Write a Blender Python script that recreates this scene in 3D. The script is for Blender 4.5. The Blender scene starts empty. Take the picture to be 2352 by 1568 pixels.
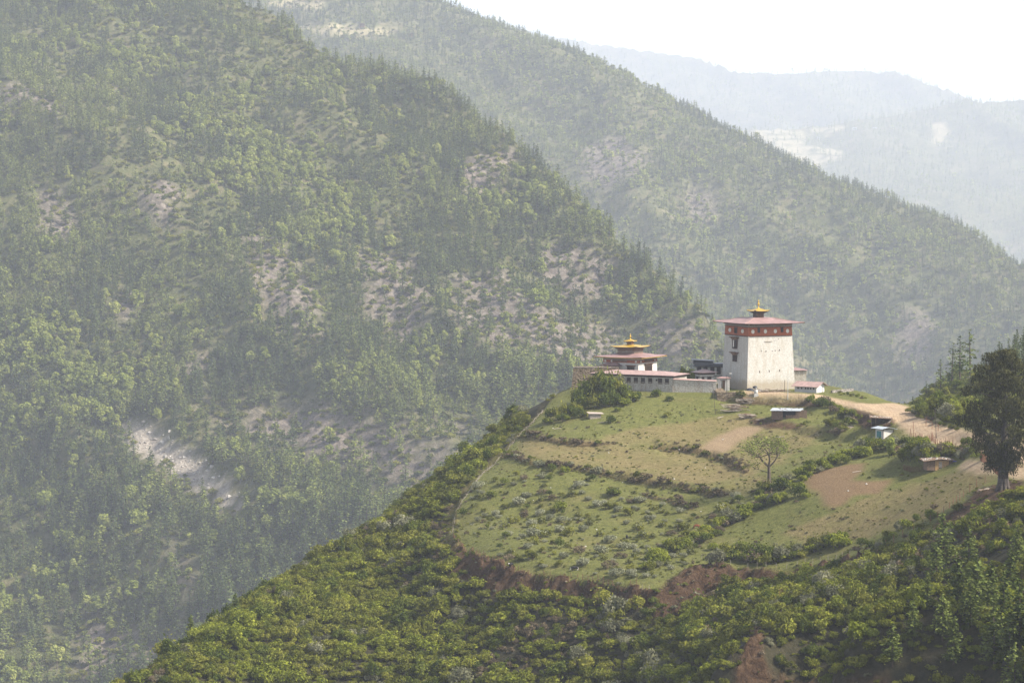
import bpy, bmesh, math, random
import numpy as np
from mathutils import Vector, Matrix
random.seed(7); RNG = np.random.default_rng(11)
PI = math.pi; R = math.radians
S = bpy.context.scene
# ------------------------------------------------------------------ camera
F, CX, CY, PITCH = 5553.3, 1176.0, 784.0, R(3.13)      # the photo measured on a 2352 x 1568 grid
cam_d = bpy.data.cameras.new('camera'); cam = bpy.data.objects.new('camera', cam_d)
S.collection.objects.link(cam); S.camera = cam
cam_d.lens = 85; cam_d.sensor_width = 36; cam_d.clip_start = 1; cam_d.clip_end = 30000
cam.rotation_euler = (PI/2 - PITCH, 0, 0)
# ------------------------------------------------------------------ light
SUN_AZ, SUN_EL = 106.0, 42.0          # degrees to the right of the view direction, degrees up
w = bpy.data.worlds.new('World'); S.world = w; w.use_nodes = True
nt = w.node_tree; bg = nt.nodes['Background']
sky = nt.nodes.new('ShaderNodeTexSky'); sky.sky_type = 'NISHITA'; sky.sun_disc = False
sky.sun_elevation = R(SUN_EL); sky.sun_rotation = R(SUN_AZ); sky.altitude = 2200
sky.dust_density = 6.0; sky.air_density = 1.0; sky.ozone_density = 1.0
hs = nt.nodes.new('ShaderNodeHueSaturation'); hs.inputs['Saturation'].default_value = 0.5; hs.inputs['Value'].default_value = 0.84     # thin high cloud: a paler sky
nt.links.new(sky.outputs[0], hs.inputs['Color']); nt.links.new(hs.outputs[0], bg.inputs[0]); bg.inputs[1].default_value = 0.15
sd = bpy.data.lights.new('sun', 'SUN'); so = bpy.data.objects.new('sun', sd); S.collection.objects.link(so)
sd.energy = 5.0; sd.angle = R(7.0); sd.color = (1.0, 0.935, 0.82)
sv = Vector((math.sin(R(SUN_AZ))*math.cos(R(SUN_EL)), math.cos(R(SUN_AZ))*math.cos(R(SUN_EL)), math.sin(R(SUN_EL))))
so.rotation_euler = sv.to_track_quat('Z', 'Y').to_euler(); so.location = (300, 300, 600)
S.view_settings.view_transform = 'Standard'; S.view_settings.look = 'None'
S.view_settings.exposure = 1.12; S.view_settings.gamma = 1.0
S.cycles.volume_bounces = 2; S.cycles.max_bounces = 6; S.cycles.diffuse_bounces = 3
S.cycles.transmission_bounces = 3; S.cycles.transparent_max_bounces = 8
S.cycles.use_denoising = True
S.render.use_persistent_data = False
COL = S.collection
PROTO = bpy.data.collections.new('prototypes')           # never linked: only source shapes for the scattered stuff
# ------------------------------------------------------------------ pixel <-> world
cp, sp_ = math.cos(PITCH), math.sin(PITCH)
def ray(px, py):
    u = (px-CX)/F; v = (CY-py)/F
    return np.array((u, cp + v*sp_, -sp_ + v*cp))
def P(px, py, Y):
    d = ray(px, py); return d*(Y/d[1])
def project(x, y, z):
    dep = y*cp - z*sp_
    return CX + F*x/dep, CY - F*(y*sp_ + z*cp)/dep
# ------------------------------------------------------------------ noise
def _hash(ix, iy, seed):
    h = (ix.astype(np.int64)*374761393 + iy.astype(np.int64)*668265263 + seed*974634777) & 0x7fffffff
    h = ((h ^ (h >> 13))*1274126177) & 0x7fffffff
    return ((h ^ (h >> 16)) & 0xffff)/65535.0
def vnoise(x, y, seed=0):
    ix = np.floor(x); iy = np.floor(y); fx = x-ix; fy = y-iy
    fx = fx*fx*(3-2*fx); fy = fy*fy*(3-2*fy)
    a = _hash(ix, iy, seed); b = _hash(ix+1, iy, seed); c = _hash(ix, iy+1, seed); d = _hash(ix+1, iy+1, seed)
    return (a*(1-fx)+b*fx)*(1-fy) + (c*(1-fx)+d*fx)*fy
def fbm(x, y, seed=0, o=4):
    s = 0; a = .5; t = 0
    for k in range(o):
        s = s + a*vnoise(x*2**k, y*2**k, seed+k*17); t += a; a *= .5
    return s/t
def sstep(a, b, x):
    t = np.clip((x-a)/(b-a), 0, 1); return t*t*(3-2*t)
def inpoly(px, py, poly):
    r = np.zeros(np.shape(px), bool); n = len(poly); j = n-1
    for i in range(n):
        xi, yi = poly[i]; xj, yj = poly[j]
        c = ((yi > py) != (yj > py)) & (px < (xj-xi)*(py-yi)/((yj-yi) if yj != yi else 1e-9)+xi)
        r ^= c; j = i
    return r
def dist_pl(x, y, pts):
    """distance to a polyline and the side (+ left of its direction)"""
    best = np.full(np.shape(x), 1e9); side = np.zeros(np.shape(x)); tt = np.zeros(np.shape(x))
    for k in range(len(pts)-1):
        ax, ay = pts[k]; bx, by = pts[k+1]; dx, dy = bx-ax, by-ay; L = dx*dx+dy*dy
        t0 = ((x-ax)*dx+(y-ay)*dy)/L; t = np.clip(t0, 0, 1)
        d = np.hypot(x-ax-t*dx, y-ay-t*dy); m = d < best
        best = np.where(m, d, best); side = np.where(m, np.sign((x-ax)*-dy+(y-ay)*dx), side)
        tt = np.where(m, (k+t)/(len(pts)-1), tt)
    return best, side, tt
class TPS:
    def __init__(s, pts, lam=0.02):
        p = np.array(pts, float); s.c = p[:, :2]/100; n = len(p)
        r = np.hypot(s.c[:, None, 0]-s.c[None, :, 0], s.c[:, None, 1]-s.c[None, :, 1])
        K = np.where(r > 0, r*r*np.log(r+1e-12), 0) + lam*np.eye(n)
        Q = np.hstack([np.ones((n, 1)), s.c]); A = np.zeros((n+3, n+3)); A[:n, :n] = K; A[:n, n:] = Q; A[n:, :n] = Q.T
        s.w = np.linalg.solve(A, np.concatenate([p[:, 2], np.zeros(3)])); s.n = n
    def __call__(s, x, y):
        x = x/100; y = y/100; z = s.w[s.n] + s.w[s.n+1]*x + s.w[s.n+2]*y
        for k in range(s.n):
            r2 = (x-s.c[k, 0])**2 + (y-s.c[k, 1])**2
            z = z + s.w[k]*0.5*r2*np.log(r2+1e-12)
        return z
class Field:
    def __init__(s, x0, x1, y0, y1, st):
        s.x0, s.y0, s.st = x0, y0, st
        s.nx = int((x1-x0)/st)+1; s.ny = int((y1-y0)/st)+1
        s.X, s.Y = np.meshgrid(x0+np.arange(s.nx)*st, y0+np.arange(s.ny)*st)
    def h(s, x, y):
        fx = np.clip((np.asarray(x, float)-s.x0)/s.st, 0, s.nx-1.001); fy = np.clip((np.asarray(y, float)-s.y0)/s.st, 0, s.ny-1.001)
        ix = fx.astype(int); iy = fy.astype(int); fx = fx-ix; fy = fy-iy; Z = s.Z
        return (Z[iy, ix]*(1-fx)+Z[iy, ix+1]*fx)*(1-fy)+(Z[iy+1, ix]*(1-fx)+Z[iy+1, ix+1]*fx)*fy
    def hit(s, px, py):
        """the ground point seen at a pixel"""
        d = ray(px, py); y1 = s.y0+(s.ny-1)*s.st
        t = np.arange(s.y0, y1, s.st*.5)/d[1]; x = t*d[0]; y = t*d[1]; z = t*d[2]
        g = s.h(x, y); k = np.argmax(z < g)
        if not (z < g).any(): k = len(t)-1
        return float(x[k]), float(y[k]), float(g[k])
    def mesh(s, name, mat, attrs=None, keep=None):
        V = np.stack([s.X, s.Y, s.Z], -1).reshape(-1, 3).astype(np.float32)
        i = np.arange(s.ny-1)[:, None]*s.nx + np.arange(s.nx-1)[None, :]
        Q = np.stack([i, i+1, i+s.nx+1, i+s.nx], -1).reshape(-1, 4)
        me = bpy.data.meshes.new(name)
        me.vertices.add(len(V)); me.vertices.foreach_set('co', V.ravel())
        me.loops.add(Q.size); me.loops.foreach_set('vertex_index', Q.ravel().astype(np.int32))
        me.polygons.add(len(Q)); me.polygons.foreach_set('loop_start', np.arange(0, Q.size, 4, dtype=np.int32))
        me.polygons.foreach_set('use_smooth', np.ones(len(Q), bool))
        me.update(calc_edges=True)
        for k, v in (attrs or {}).items():
            a = me.attributes.new(k, 'FLOAT', 'POINT'); a.data.foreach_set('value', np.asarray(v, np.float32).ravel())
        o = bpy.data.objects.new(name, me); COL.objects.link(o); me.materials.append(mat); return o
# ------------------------------------------------------------------ materials
class NT:
    def __init__(s, name):
        s.m = bpy.data.materials.new(name); s.m.use_nodes = True; s.t = s.m.node_tree
        s.t.nodes.clear(); s.out = s.t.nodes.new('ShaderNodeOutputMaterial')
    def n(s, ty, **k):
        nd = s.t.nodes.new(ty)
        for a, v in k.items(): setattr(nd, a, v)
        return nd
    def l(s, a, b): s.t.links.new(a, b)
    def attr(s, name): return s.n('ShaderNodeAttribute', attribute_name=name).outputs['Fac']
    def pos(s):
        return s.n('ShaderNodeNewGeometry').outputs['Position']
    def noise(s, vec, sc, det=4, rough=.6, dist=0):
        nd = s.n('ShaderNodeTexNoise'); s.l(vec, nd.inputs['Vector'])
        nd.inputs['Scale'].default_value = sc; nd.inputs['Detail'].default_value = det
        nd.inputs['Roughness'].default_value = rough; nd.inputs['Distortion'].default_value = dist
        return nd.outputs['Fac']
    def ramp(s, f, stops):
        nd = s.n('ShaderNodeValToRGB'); s.l(f, nd.inputs[0]); e = nd.color_ramp.elements
        while len(e) < len(stops): e.new(.5)
        for q, (p, c) in zip(e, stops):
            q.position = p; q.color = (*(c if hasattr(c, '__len__') else (c, c, c)), 1)
        return nd.outputs[0]
    def mix(s, f, a, b, mode='MIX'):
        nd = s.n('ShaderNodeMix', data_type='RGBA', blend_type=mode)
        for sock, v in ((nd.inputs[0], f), (nd.inputs[6], a), (nd.inputs[7], b)):
            if hasattr(v, 'is_linked') or hasattr(v, 'links'): s.l(v, sock)
            elif hasattr(v, '__len__'): sock.default_value = (*v, 1)
            else: sock.default_value = v
        return nd.outputs[2]
    def math(s, op, a, b=0.0, clamp=False):
        nd = s.n('ShaderNodeMath', operation=op, use_clamp=clamp)
        for sock, v in ((nd.inputs[0], a), (nd.inputs[1], b)):
            if hasattr(v, 'links'): s.l(v, sock)
            else: sock.default_value = v
        return nd.outputs[0]
    def surf(s, col, rough=.9, spec=.2, bump=None, bd=.1, metal=0):
        b = s.n('ShaderNodeBsdfPrincipled')
        if hasattr(col, 'links'): s.l(col, b.inputs['Base Color'])
        else: b.inputs['Base Color'].default_value = (*col, 1)
        b.inputs['Roughness'].default_value = rough; b.inputs['Specular IOR Level'].default_value = spec
        b.inputs['Metallic'].default_value = metal
        if bump is not None:
            bn = s.n('ShaderNodeBump'); s.l(bump, bn.inputs['Height']); bn.inputs['Distance'].default_value = bd
            bn.inputs['Strength'].default_value = 1.0; s.l(bn.outputs[0], b.inputs['Normal'])
        s.l(b.outputs[0], s.out.inputs[0]); return s.m
def leaf_mat(name, cols, hue=.35, trans=.3):
    """cols: dark, mid, light; each face carries a tint, each plant a random shift"""
    t = NT(name); tint = t.attr('tint'); oi = t.n('ShaderNodeObjectInfo').outputs['Random']
    f = t.math('ADD', t.math('MULTIPLY', tint, 1-hue), t.math('MULTIPLY', oi, hue), True)
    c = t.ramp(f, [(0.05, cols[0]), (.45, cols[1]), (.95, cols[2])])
    d = t.n('ShaderNodeBsdfDiffuse'); t.l(c, d.inputs[0]); tr = t.n('ShaderNodeBsdfTranslucent'); t.l(c, tr.inputs[0])
    m = t.n('ShaderNodeMixShader'); m.inputs[0].default_value = trans
    t.l(d.outputs[0], m.inputs[1]); t.l(tr.outputs[0], m.inputs[2]); t.l(m.outputs[0], t.out.inputs[0]); return t.m
def flat(name, col, var=.25, sc=1.5, rough=.85, spec=.2, metal=0, bump=0):
    t = NT(name); nn = t.noise(t.pos(), sc, 5, .65)
    lo = tuple(c*(1-var) for c in col); hi = tuple(min(1, c*(1+var)) for c in col)
    c = t.ramp(nn, [(.3, lo), (.7, hi)])
    return t.surf(c, rough, spec, nn if bump else None, bump or .1, metal)
# ------------------------------------------------------------------ tagging
def tag(o, label=None, cat=None, group=None, kind=None):
    if label:
        o['label'] = label
    if cat: o['category'] = cat
    if group: o['group'] = group
    if kind: o['kind'] = kind
    return o
def thing(name, loc, rz, label, cat, group=None):
    o = bpy.data.objects.new(name, None); COL.objects.link(o); o.location = loc; o.rotation_euler = (0, 0, rz)
    o.empty_display_size = .5
    return tag(o, label, cat, group)
class MB:
    """collects shapes into ONE mesh object; each face may pick a material slot"""
    def __init__(s): s.v = []; s.f = []; s.m = []; s.t = []
    def add(s, vs, fs, mi=0, tint=.5):
        b = len(s.v); s.v += [tuple(map(float, q)) for q in vs]; s.f += [tuple(b+i for i in f) for f in fs]
        s.m += [mi]*len(fs); s.t += [tint]*len(fs); return s
    def hexa(s, q, mi=0):
        return s.add(q, [(3, 2, 1, 0), (4, 5, 6, 7), (0, 1, 5, 4), (1, 2, 6, 5), (2, 3, 7, 6), (3, 0, 4, 7)], mi)
    def box(s, x0, x1, y0, y1, z0, z1, mi=0):
        return s.hexa([(x0, y0, z0), (x1, y0, z0), (x1, y1, z0), (x0, y1, z0), (x0, y0, z1), (x1, y0, z1), (x1, y1, z1), (x0, y1, z1)], mi)
    def frus(s, a, b, z0, z1, mi=0):
        """a, b = (x0, x1, y0, y1) of the bottom and the top"""
        return s.hexa([(a[0], a[2], z0), (a[1], a[2], z0), (a[1], a[3], z0), (a[0], a[3], z0), (b[0], b[2], z1), (b[1], b[2], z1), (b[1], b[3], z1), (b[0], b[3], z1)], mi)
    def tube(s, p, q, r0, r1=None, n=6, mi=0, cap=True, tint=.5):
        p = Vector(p); q = Vector(q); r1 = r0 if r1 is None else r1; d = (q-p)
        if d.length < 1e-6: return s
        d.normalize(); a = d.orthogonal().normalized(); b = d.cross(a)
        vs = [p+(a*math.cos(2*PI*i/n)+b*math.sin(2*PI*i/n))*r0 for i in range(n)]+[q+(a*math.cos(2*PI*i/n)+b*math.sin(2*PI*i/n))*r1 for i in range(n)]
        fs = [(i, (i+1) % n, n+(i+1) % n, n+i) for i in range(n)]
        if cap: fs += [tuple(range(n))[::-1], tuple(range(n, 2*n))]
        return s.add(vs, fs, mi, tint)
    def path(s, pts, rs, n=6, mi=0, tint=.5):
        for k in range(len(pts)-1): s.tube(pts[k], pts[k+1], rs[k], rs[k+1], n, mi, k == len(pts)-2, tint)
        return s
    def lathe(s, prof, n=16, c=(0, 0), mi=0):
        vs = []; fs = []
        for r, z in prof: vs += [(c[0]+r*math.cos(2*PI*i/n), c[1]+r*math.sin(2*PI*i/n), z) for i in range(n)]
        for k in range(len(prof)-1): fs += [(k*n+i, k*n+(i+1) % n, (k+1)*n+(i+1) % n, (k+1)*n+i) for i in range(n)]
        fs += [tuple(range(n))[::-1], tuple(range((len(prof)-1)*n, len(prof)*n))]
        return s.add(vs, fs, mi)
    def hip(s, x0, x1, y0, y1, z0, rise, th=.22, flat=None, mi=0, um=None, up=0.0):
        """hipped roof slab with thickness, eave corners turned up by `up`; flat=(x0,x1,y0,y1) ridge or top rectangle"""
        fx0, fx1, fy0, fy1 = flat
        n = 6; ring = []
        def side(ax, ay, bx, by): return [(ax+(bx-ax)*k/n, ay+(by-ay)*k/n, k/n) for k in range(n)]
        for sd_ in (side(x0, y0, x1, y0), side(x1, y0, x1, y1), side(x1, y1, x0, y1), side(x0, y1, x0, y0)): ring += sd_
        tp = []
        for sd_ in (side(fx0, fy0, fx1, fy0), side(fx1, fy0, fx1, fy1), side(fx1, fy1, fx0, fy1), side(fx0, fy1, fx0, fy0)): tp += sd_
        L = len(ring); U = [(x, y, z0+th+up*(abs(2*t-1)**4)) for x, y, t in ring]; B = [(x, y, z0+up*(abs(2*t-1)**4)) for x, y, t in ring]
        M = [((a[0]+b[0])/2, (a[1]+b[1])/2, z0+th+rise*.42) for a, b in zip(ring, tp)]
        T = [(x, y, z0+th+rise) for x, y, t in tp]; vs = U+M+T
        fs = [(i, (i+1) % L, L+(i+1) % L, L+i) for i in range(L)]+[(L+i, L+(i+1) % L, 2*L+(i+1) % L, 2*L+i) for i in range(L)]+[tuple(range(2*L, 3*L))]
        s.add(vs, fs, mi); vs = U+B; um = mi if um is None else um
        s.add(vs, [(L+i, L+(i+1) % L, (i+1) % L, i) for i in range(L)]+[tuple(range(L, 2*L))[::-1]], um); return s
    def build(s, name, mats, parent=None, smooth=False, col=None):
        me = bpy.data.meshes.new(name); me.from_pydata(s.v, [], s.f)
        for m in (mats if isinstance(mats, (list, tuple)) else [mats]): me.materials.append(m)
        me.polygons.foreach_set('material_index', s.m)
        if smooth: me.polygons.foreach_set('use_smooth', [True]*len(s.f))
        a = me.attributes.new('tint', 'FLOAT', 'FACE'); a.data.foreach_set('value', s.t)
        me.update(); o = bpy.data.objects.new(name, me); (col or COL).objects.link(o)
        if parent: o.parent = parent
        return o
def leaves(mb, C, N, size, asp=.6, mi=0, tint=None, rnd=.9, up=None):
    """a rhombic leaf clump at every centre C facing roughly N"""
    C = np.asarray(C, float); n = len(C); N = np.asarray(N, float)+RNG.normal(0, rnd, (n, 3)); N /= np.linalg.norm(N, axis=1)[:, None]+1e-9
    a = RNG.normal(0, 1, (n, 3)) if up is None else np.tile(np.asarray(up, float), (n, 1))+RNG.normal(0, .25, (n, 3))
    a -= N*np.sum(a*N, 1)[:, None]; a /= np.linalg.norm(a, axis=1)[:, None]+1e-9; b = np.cross(N, a)
    sz = (np.asarray(size)*RNG.uniform(.6, 1.35, n))[:, None]; k = np.ones((n, 1))
    V = np.stack([C-a*sz, C-b*sz*asp+N*sz*.15, C+a*sz, C+b*sz*asp-N*sz*.1], 1).reshape(-1, 3)
    base = len(mb.v); mb.v += [tuple(q) for q in V.tolist()]
    mb.f += [(base+4*i, base+4*i+1, base+4*i+2, base+4*i+3) for i in range(n)]
    mb.m += [mi]*n; mb.t += list(np.clip(tint if tint is not None else RNG.uniform(0, 1, n), 0, 1))
# ------------------------------------------------------------------ ground heights: the spur with the fortress
G = []
def c(*a): G.extend(tuple(P(*q)) for q in a)
c((1205,985,718),(1245,942,738),(1165,1030,697),(1110,1085,672),(1060,1150,650),(1035,1225,620),(1100,1275,592),(1200,1312,578),(1400,1337,562),(1500,1352,553),
  (1370,955,712),(1500,985,698),(1640,950,712),(1600,1010,690),(1450,1060,668),(1300,1010,690),(1750,1050,662),(1300,1090,655),(1500,1150,632),(1200,1180,636),
  (1300,1250,600),(1500,1270,588),(1650,1200,608),(1640,1280,575),(1400,1000,692),(1300,960,715),(1700,1120,632),
  (1160,1000,730),(1070,1065,710),(960,1150,690),(860,1215,665),(730,1300,635),(600,1385,605),(450,1485,570),(300,1585,540),
  (950,1260,640),(900,1360,612),(1000,1335,598),(1050,1430,575),(700,1450,575),(900,1500,565),(1200,1400,563),(1200,1500,548),(1400,1440,545),(1400,1568,528),(1000,1568,550),(600,1568,550),
  (1500,1430,540),(1550,1500,520),(1600,1400,540),(1650,1568,480),(1700,1490,470),(1750,1445,474),(1850,1400,490),(1620,1350,552),(1760,1312,562),(1900,1290,555),(2000,1265,540),
  (1900,1568,425),(2352,1568,395),(2352,1400,430),(2352,1250,470),(2352,1140,510),(2305,1122,530),(2200,1200,520),(2100,1300,500),(2150,1420,455),(2000,1450,450),
  (2100,1170,560),(2000,1100,603),(1900,1150,592),(1800,1200,592),(1900,1230,575),(1770,1116,622),(1850,1100,620),(1950,1060,628),(2165,1078,600),(2080,1082,604),(2230,1060,590),
  (2100,1034,628),(2035,1010,652),(1950,1003,668),(1820,962,702),(1900,968,696),(1960,962,690),
  (1930,922,710),(2000,932,700),(2080,940,690),(2110,965,650),(2180,990,618),(2240,1012,592),(2300,1027,576),(2352,1042,562),(2420,1050,560),(2150,1004,602),(2060,975,648),(1990,952,676),
  (1560,915,726),(1450,915,726),(2270,1075,560))
for x, y, z in ((17,752,-56.3),(30,742,-55.9),(45,732,-55.6),(60,728,-55.6),(72,724,-55.5),(85,721,-55.5),(95,722,-55.5),(102,726,-55.4),(108,732,-55.3),(20,775,-57),(50,765,-55.5),(75,775,-56),(100,760,-55.6),(60,745,-55.5),(90,740,-55.5),
    (14,735,-60.2),(112,742,-58),(120,735,-62),
    (10,820,-86),(60,820,-80),(100,810,-78),(15,900,-150),(80,900,-140),(60,1000,-215),(125,1000,-170),(0,1030,-235),
    (118,790,-72),(135,830,-71),(150,870,-70),(190,900,-67),(207,930,-61),(230,980,-58),(225,1040,-78),(175,1030,-80),(165,760,-62),(150,740,-63),(140,720,-61),(150,690,-58.5),(165,620,-58),(190,640,-58),(230,800,-60),(160,990,-105),
    (230,560,-57),(230,450,-62),(215,360,-74),
    (-190,420,-190),(-190,560,-170),(-190,720,-205),(-190,900,-250),(-100,1000,-260),(-100,430,-185),(-20,430,-175),(40,430,-150),(70,400,-120),(100,360,-104),(150,345,-88),(-60,820,-205),(-20,840,-180),(-190,1030,-280),
    (-85,470,-160),(-30,490,-140),(10,495,-128),(50,470,-117)):
    G.append((x, y, z))
for a in ((1160,1000,730),(1070,1065,710),(960,1150,690),(860,1215,665),(730,1300,635),(600,1385,605),(450,1485,570),(300,1585,540)):
    x, y, z = P(*a); G.append((x-22, y+38, z-24)); G.append((x-45, y+95, z-70))
tps = TPS(G, .004)
T = Field(-190, 232, 345, 1035, .8)
T.Z = tps(T.X, T.Y)
# level building ground
def level(Z, poly, z, soft):
    d, _, _ = dist_pl(T.X, T.Y, poly+[poly[0]]); ins = inpoly(T.X, T.Y, poly)
    k = np.where(ins, 1.0, 1-sstep(0, soft, d)); return Z*(1-k)+z*k
T.Z = level(T.Z, [(22,747),(44,733.5),(62,731),(80,727),(100,725.5),(104,733),(98,765),(30,775)], -55.5, 5.0)
for lx, ly, lz, rr in ((81.3,705,-60.9,5.5),(101,658,-62.3,3),(106.5,605,-65,5.5)):
    k = 1-sstep(rr*.7, rr*1.6, np.hypot(T.X-lx, T.Y-ly)); T.Z = T.Z*(1-k)+tps(np.array(lx), np.array(ly))*k
def wl(pts):
    """pixel polyline -> ground polyline"""
    return [T.hit(*p)[:2] for p in pts]
STEPS = []
def step(pts, amp, width=1.2, fade=12):
    q = wl(pts); d, s_, t = dist_pl(T.X, T.Y, q); e = sstep(0, .12, t)*(1-sstep(.88, 1, t))*(1-sstep(fade*.4, fade, d))
    wob = d*s_ + (fbm(T.X/4, T.Y/4, 5)-.5)*2.2
    STEPS.append((q, d, amp)); T.Z = T.Z + e*amp*(sstep(-width, width, wob)*2-1)
step([(1200,1002),(1240,1005),(1290,1014),(1330,1020),(1400,1018)], .55)
step([(1500,1028),(1560,1028),(1620,1040),(1670,1056),(1712,1085)], .9)
step([(1150,1043),(1210,1060),(1270,1070),(1360,1083),(1440,1098)], .55)
step([(1400,1090),(1470,1104),(1540,1118),(1600,1128),(1660,1138)], .9)
step([(1480,1138),(1540,1152),(1590,1168)], .5)
step([(1640,912),(1700,914),(1760,918),(1830,918),(1880,922)], 1.0, 1.0, 8)
step([(1810,985),(1880,990),(1930,1000),(1980,1003)], .8, 1.2, 8)
step([(1920,935),(1960,955),(2000,985),(2040,1000)], .8, 1.6, 9)
step([(2290,1128),(2230,1150),(2150,1200),(2060,1250)], -.5, 1.5, 9)
# eroded scarp under the field edge
edge = wl([(1245,944),(1205,987),(1165,1032),(1110,1087),(1060,1152),(1035,1227),(1060,1255),(1100,1277),(1200,1314),(1300,1330),(1400,1340),(1500,1355),(1560,1345),(1620,1318),(1700,1306),(1800,1306),(1900,1290),(1990,1268)])
dE, sE, tE = dist_pl(T.X, T.Y, edge)
outm = sE < 0
lower = sstep(.35, .5, tE)
eroded = fbm(T.X/5, T.Y/5, 31)
T.Z = T.Z - np.where(outm, 1, 0)*sstep(.2, 3.5, dE)*(1-sstep(14, 34, dE))*(1.9+1.8*(eroded-.5))*(.35+.65*lower)
rough = np.where(outm & (dE < 60), 1.0, .25)
T.Z = T.Z + (fbm(T.X/16, T.Y/16, 3)-.5)*1.6*np.where(outm | (dE > 400), 1.5, .45) + (fbm(T.X/2.6, T.Y/2.6, 9)-.5)*(.25+.9*(outm & (dE < 16)))
PX, PY = project(T.X, T.Y, T.Z)
ZR = np.zeros(T.Z.shape)
wj = (fbm(T.X/5, T.Y/5, 41)-.5)*14; wk = (fbm(T.X/5, T.Y/5, 42)-.5)*10
def area(poly, jit=1.0):
    m = inpoly(PX+wj*jit, PY+wk*jit, poly).astype(float)
    for _ in range(2):
        m = (m+np.roll(m, 1, 0)+np.roll(m, -1, 0)+np.roll(m, 1, 1)+np.roll(m, -1, 1))/5
    return m
front = (T.Y < 790)
ROAD = [(1650,903),(1700,898),(1780,900),(1880,906),(1935,918),(1965,925),(2000,927),(2060,926),(2085,935),(2105,952),(2150,970),(2215,988),(2290,1004),(2400,1015),(2400,1075),(2330,1060),(2240,1030),(2200,1022),(2120,1015),(2085,995),(2050,966),(2000,948),(1955,938),(1900,920),(1830,912),(1740,910)]
road = area(ROAD, .35)*front
road = np.maximum(road, area([(2215,1055),(2300,1062),(2400,1075),(2400,1110),(2280,1090),(2240,1088),(2200,1075)], .4)*front*.9)
pl1 = area([(1605,1030),(1648,1002),(1700,980),(1758,978),(1735,995),(1700,1012),(1668,1038),(1630,1040)], .15)
pl2 = area([(1848,1108),(1858,1090),(1890,1078),(1940,1068),(1986,1062),(1980,1082),(1958,1102),(2010,1106),(2050,1100),(2022,1134),(1965,1136),(1935,1160),(1905,1168),(1888,1150),(1882,1130),(1862,1122)], .25)
dirt = np.where(outm, (1-sstep(2.5, 7, dE+(eroded-.5)*9))*(.45+.55*sstep(.3, .42, tE)), 0)
dirt = np.maximum(dirt, area([(1500,1372),(1530,1330),(1620,1292),(1760,1308),(1880,1300),(1990,1270),(2040,1262),(1980,1300),(1800,1330),(1650,1352),(1580,1400),(1500,1440)], 1)*front)
dirt = np.maximum(dirt, area([(1680,1600),(1690,1520),(1728,1455),(1752,1445),(1748,1500),(1770,1560),(1900,1565),(2040,1555),(2060,1600)], 1)*front)
dirt = np.maximum(dirt, area([(1960,935),(2060,965),(2040,985),(1990,985),(1950,960)], .5)*front)
dirt = np.maximum(dirt, area([(1730,958),(1790,965),(1850,972),(1840,985),(1760,985),(1720,972)], .8)*front*.8)
dirt = np.maximum(dirt, area([(1640,906),(1760,914),(1860,914),(1900,926),(1860,936),(1780,930),(1700,930)], .8)*front*.8)
dirt = np.maximum(dirt, area([(2250,1118),(2352,1100),(2352,1135),(2300,1150),(2180,1215),(2120,1250),(2150,1200),(2220,1150)], .8)*front*.9)
for q, d, amp in STEPS[:5]:
    dirt = np.maximum(dirt, (1-sstep(.3, 1.6, d))*.6)
dry = np.clip(area([(1200,1000),(1330,1010),(1500,975),(1700,950),(1900,985),(1800,1060),(1660,1110),(1500,1110),(1350,1075),(1180,1050)], 2)*.8
    + area([(1800,1220),(1900,1180),(2050,1120),(2250,1075),(2280,1100),(2150,1180),(2000,1235),(1850,1250)], 1.5)*.9
    + area([(1600,1060),(1760,1090),(1740,1150),(1600,1120)], 2)*.5, 0, 1)
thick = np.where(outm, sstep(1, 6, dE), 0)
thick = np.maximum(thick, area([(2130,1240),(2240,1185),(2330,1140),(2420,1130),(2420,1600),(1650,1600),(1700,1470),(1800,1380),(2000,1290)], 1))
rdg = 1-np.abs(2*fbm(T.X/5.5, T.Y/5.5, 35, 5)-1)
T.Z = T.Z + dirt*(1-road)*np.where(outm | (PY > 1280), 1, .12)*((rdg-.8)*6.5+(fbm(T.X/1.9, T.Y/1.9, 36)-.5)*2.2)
thick = np.maximum(thick, np.maximum(sstep(775, 800, T.Y), (PX > 2410)*1.0))
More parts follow.
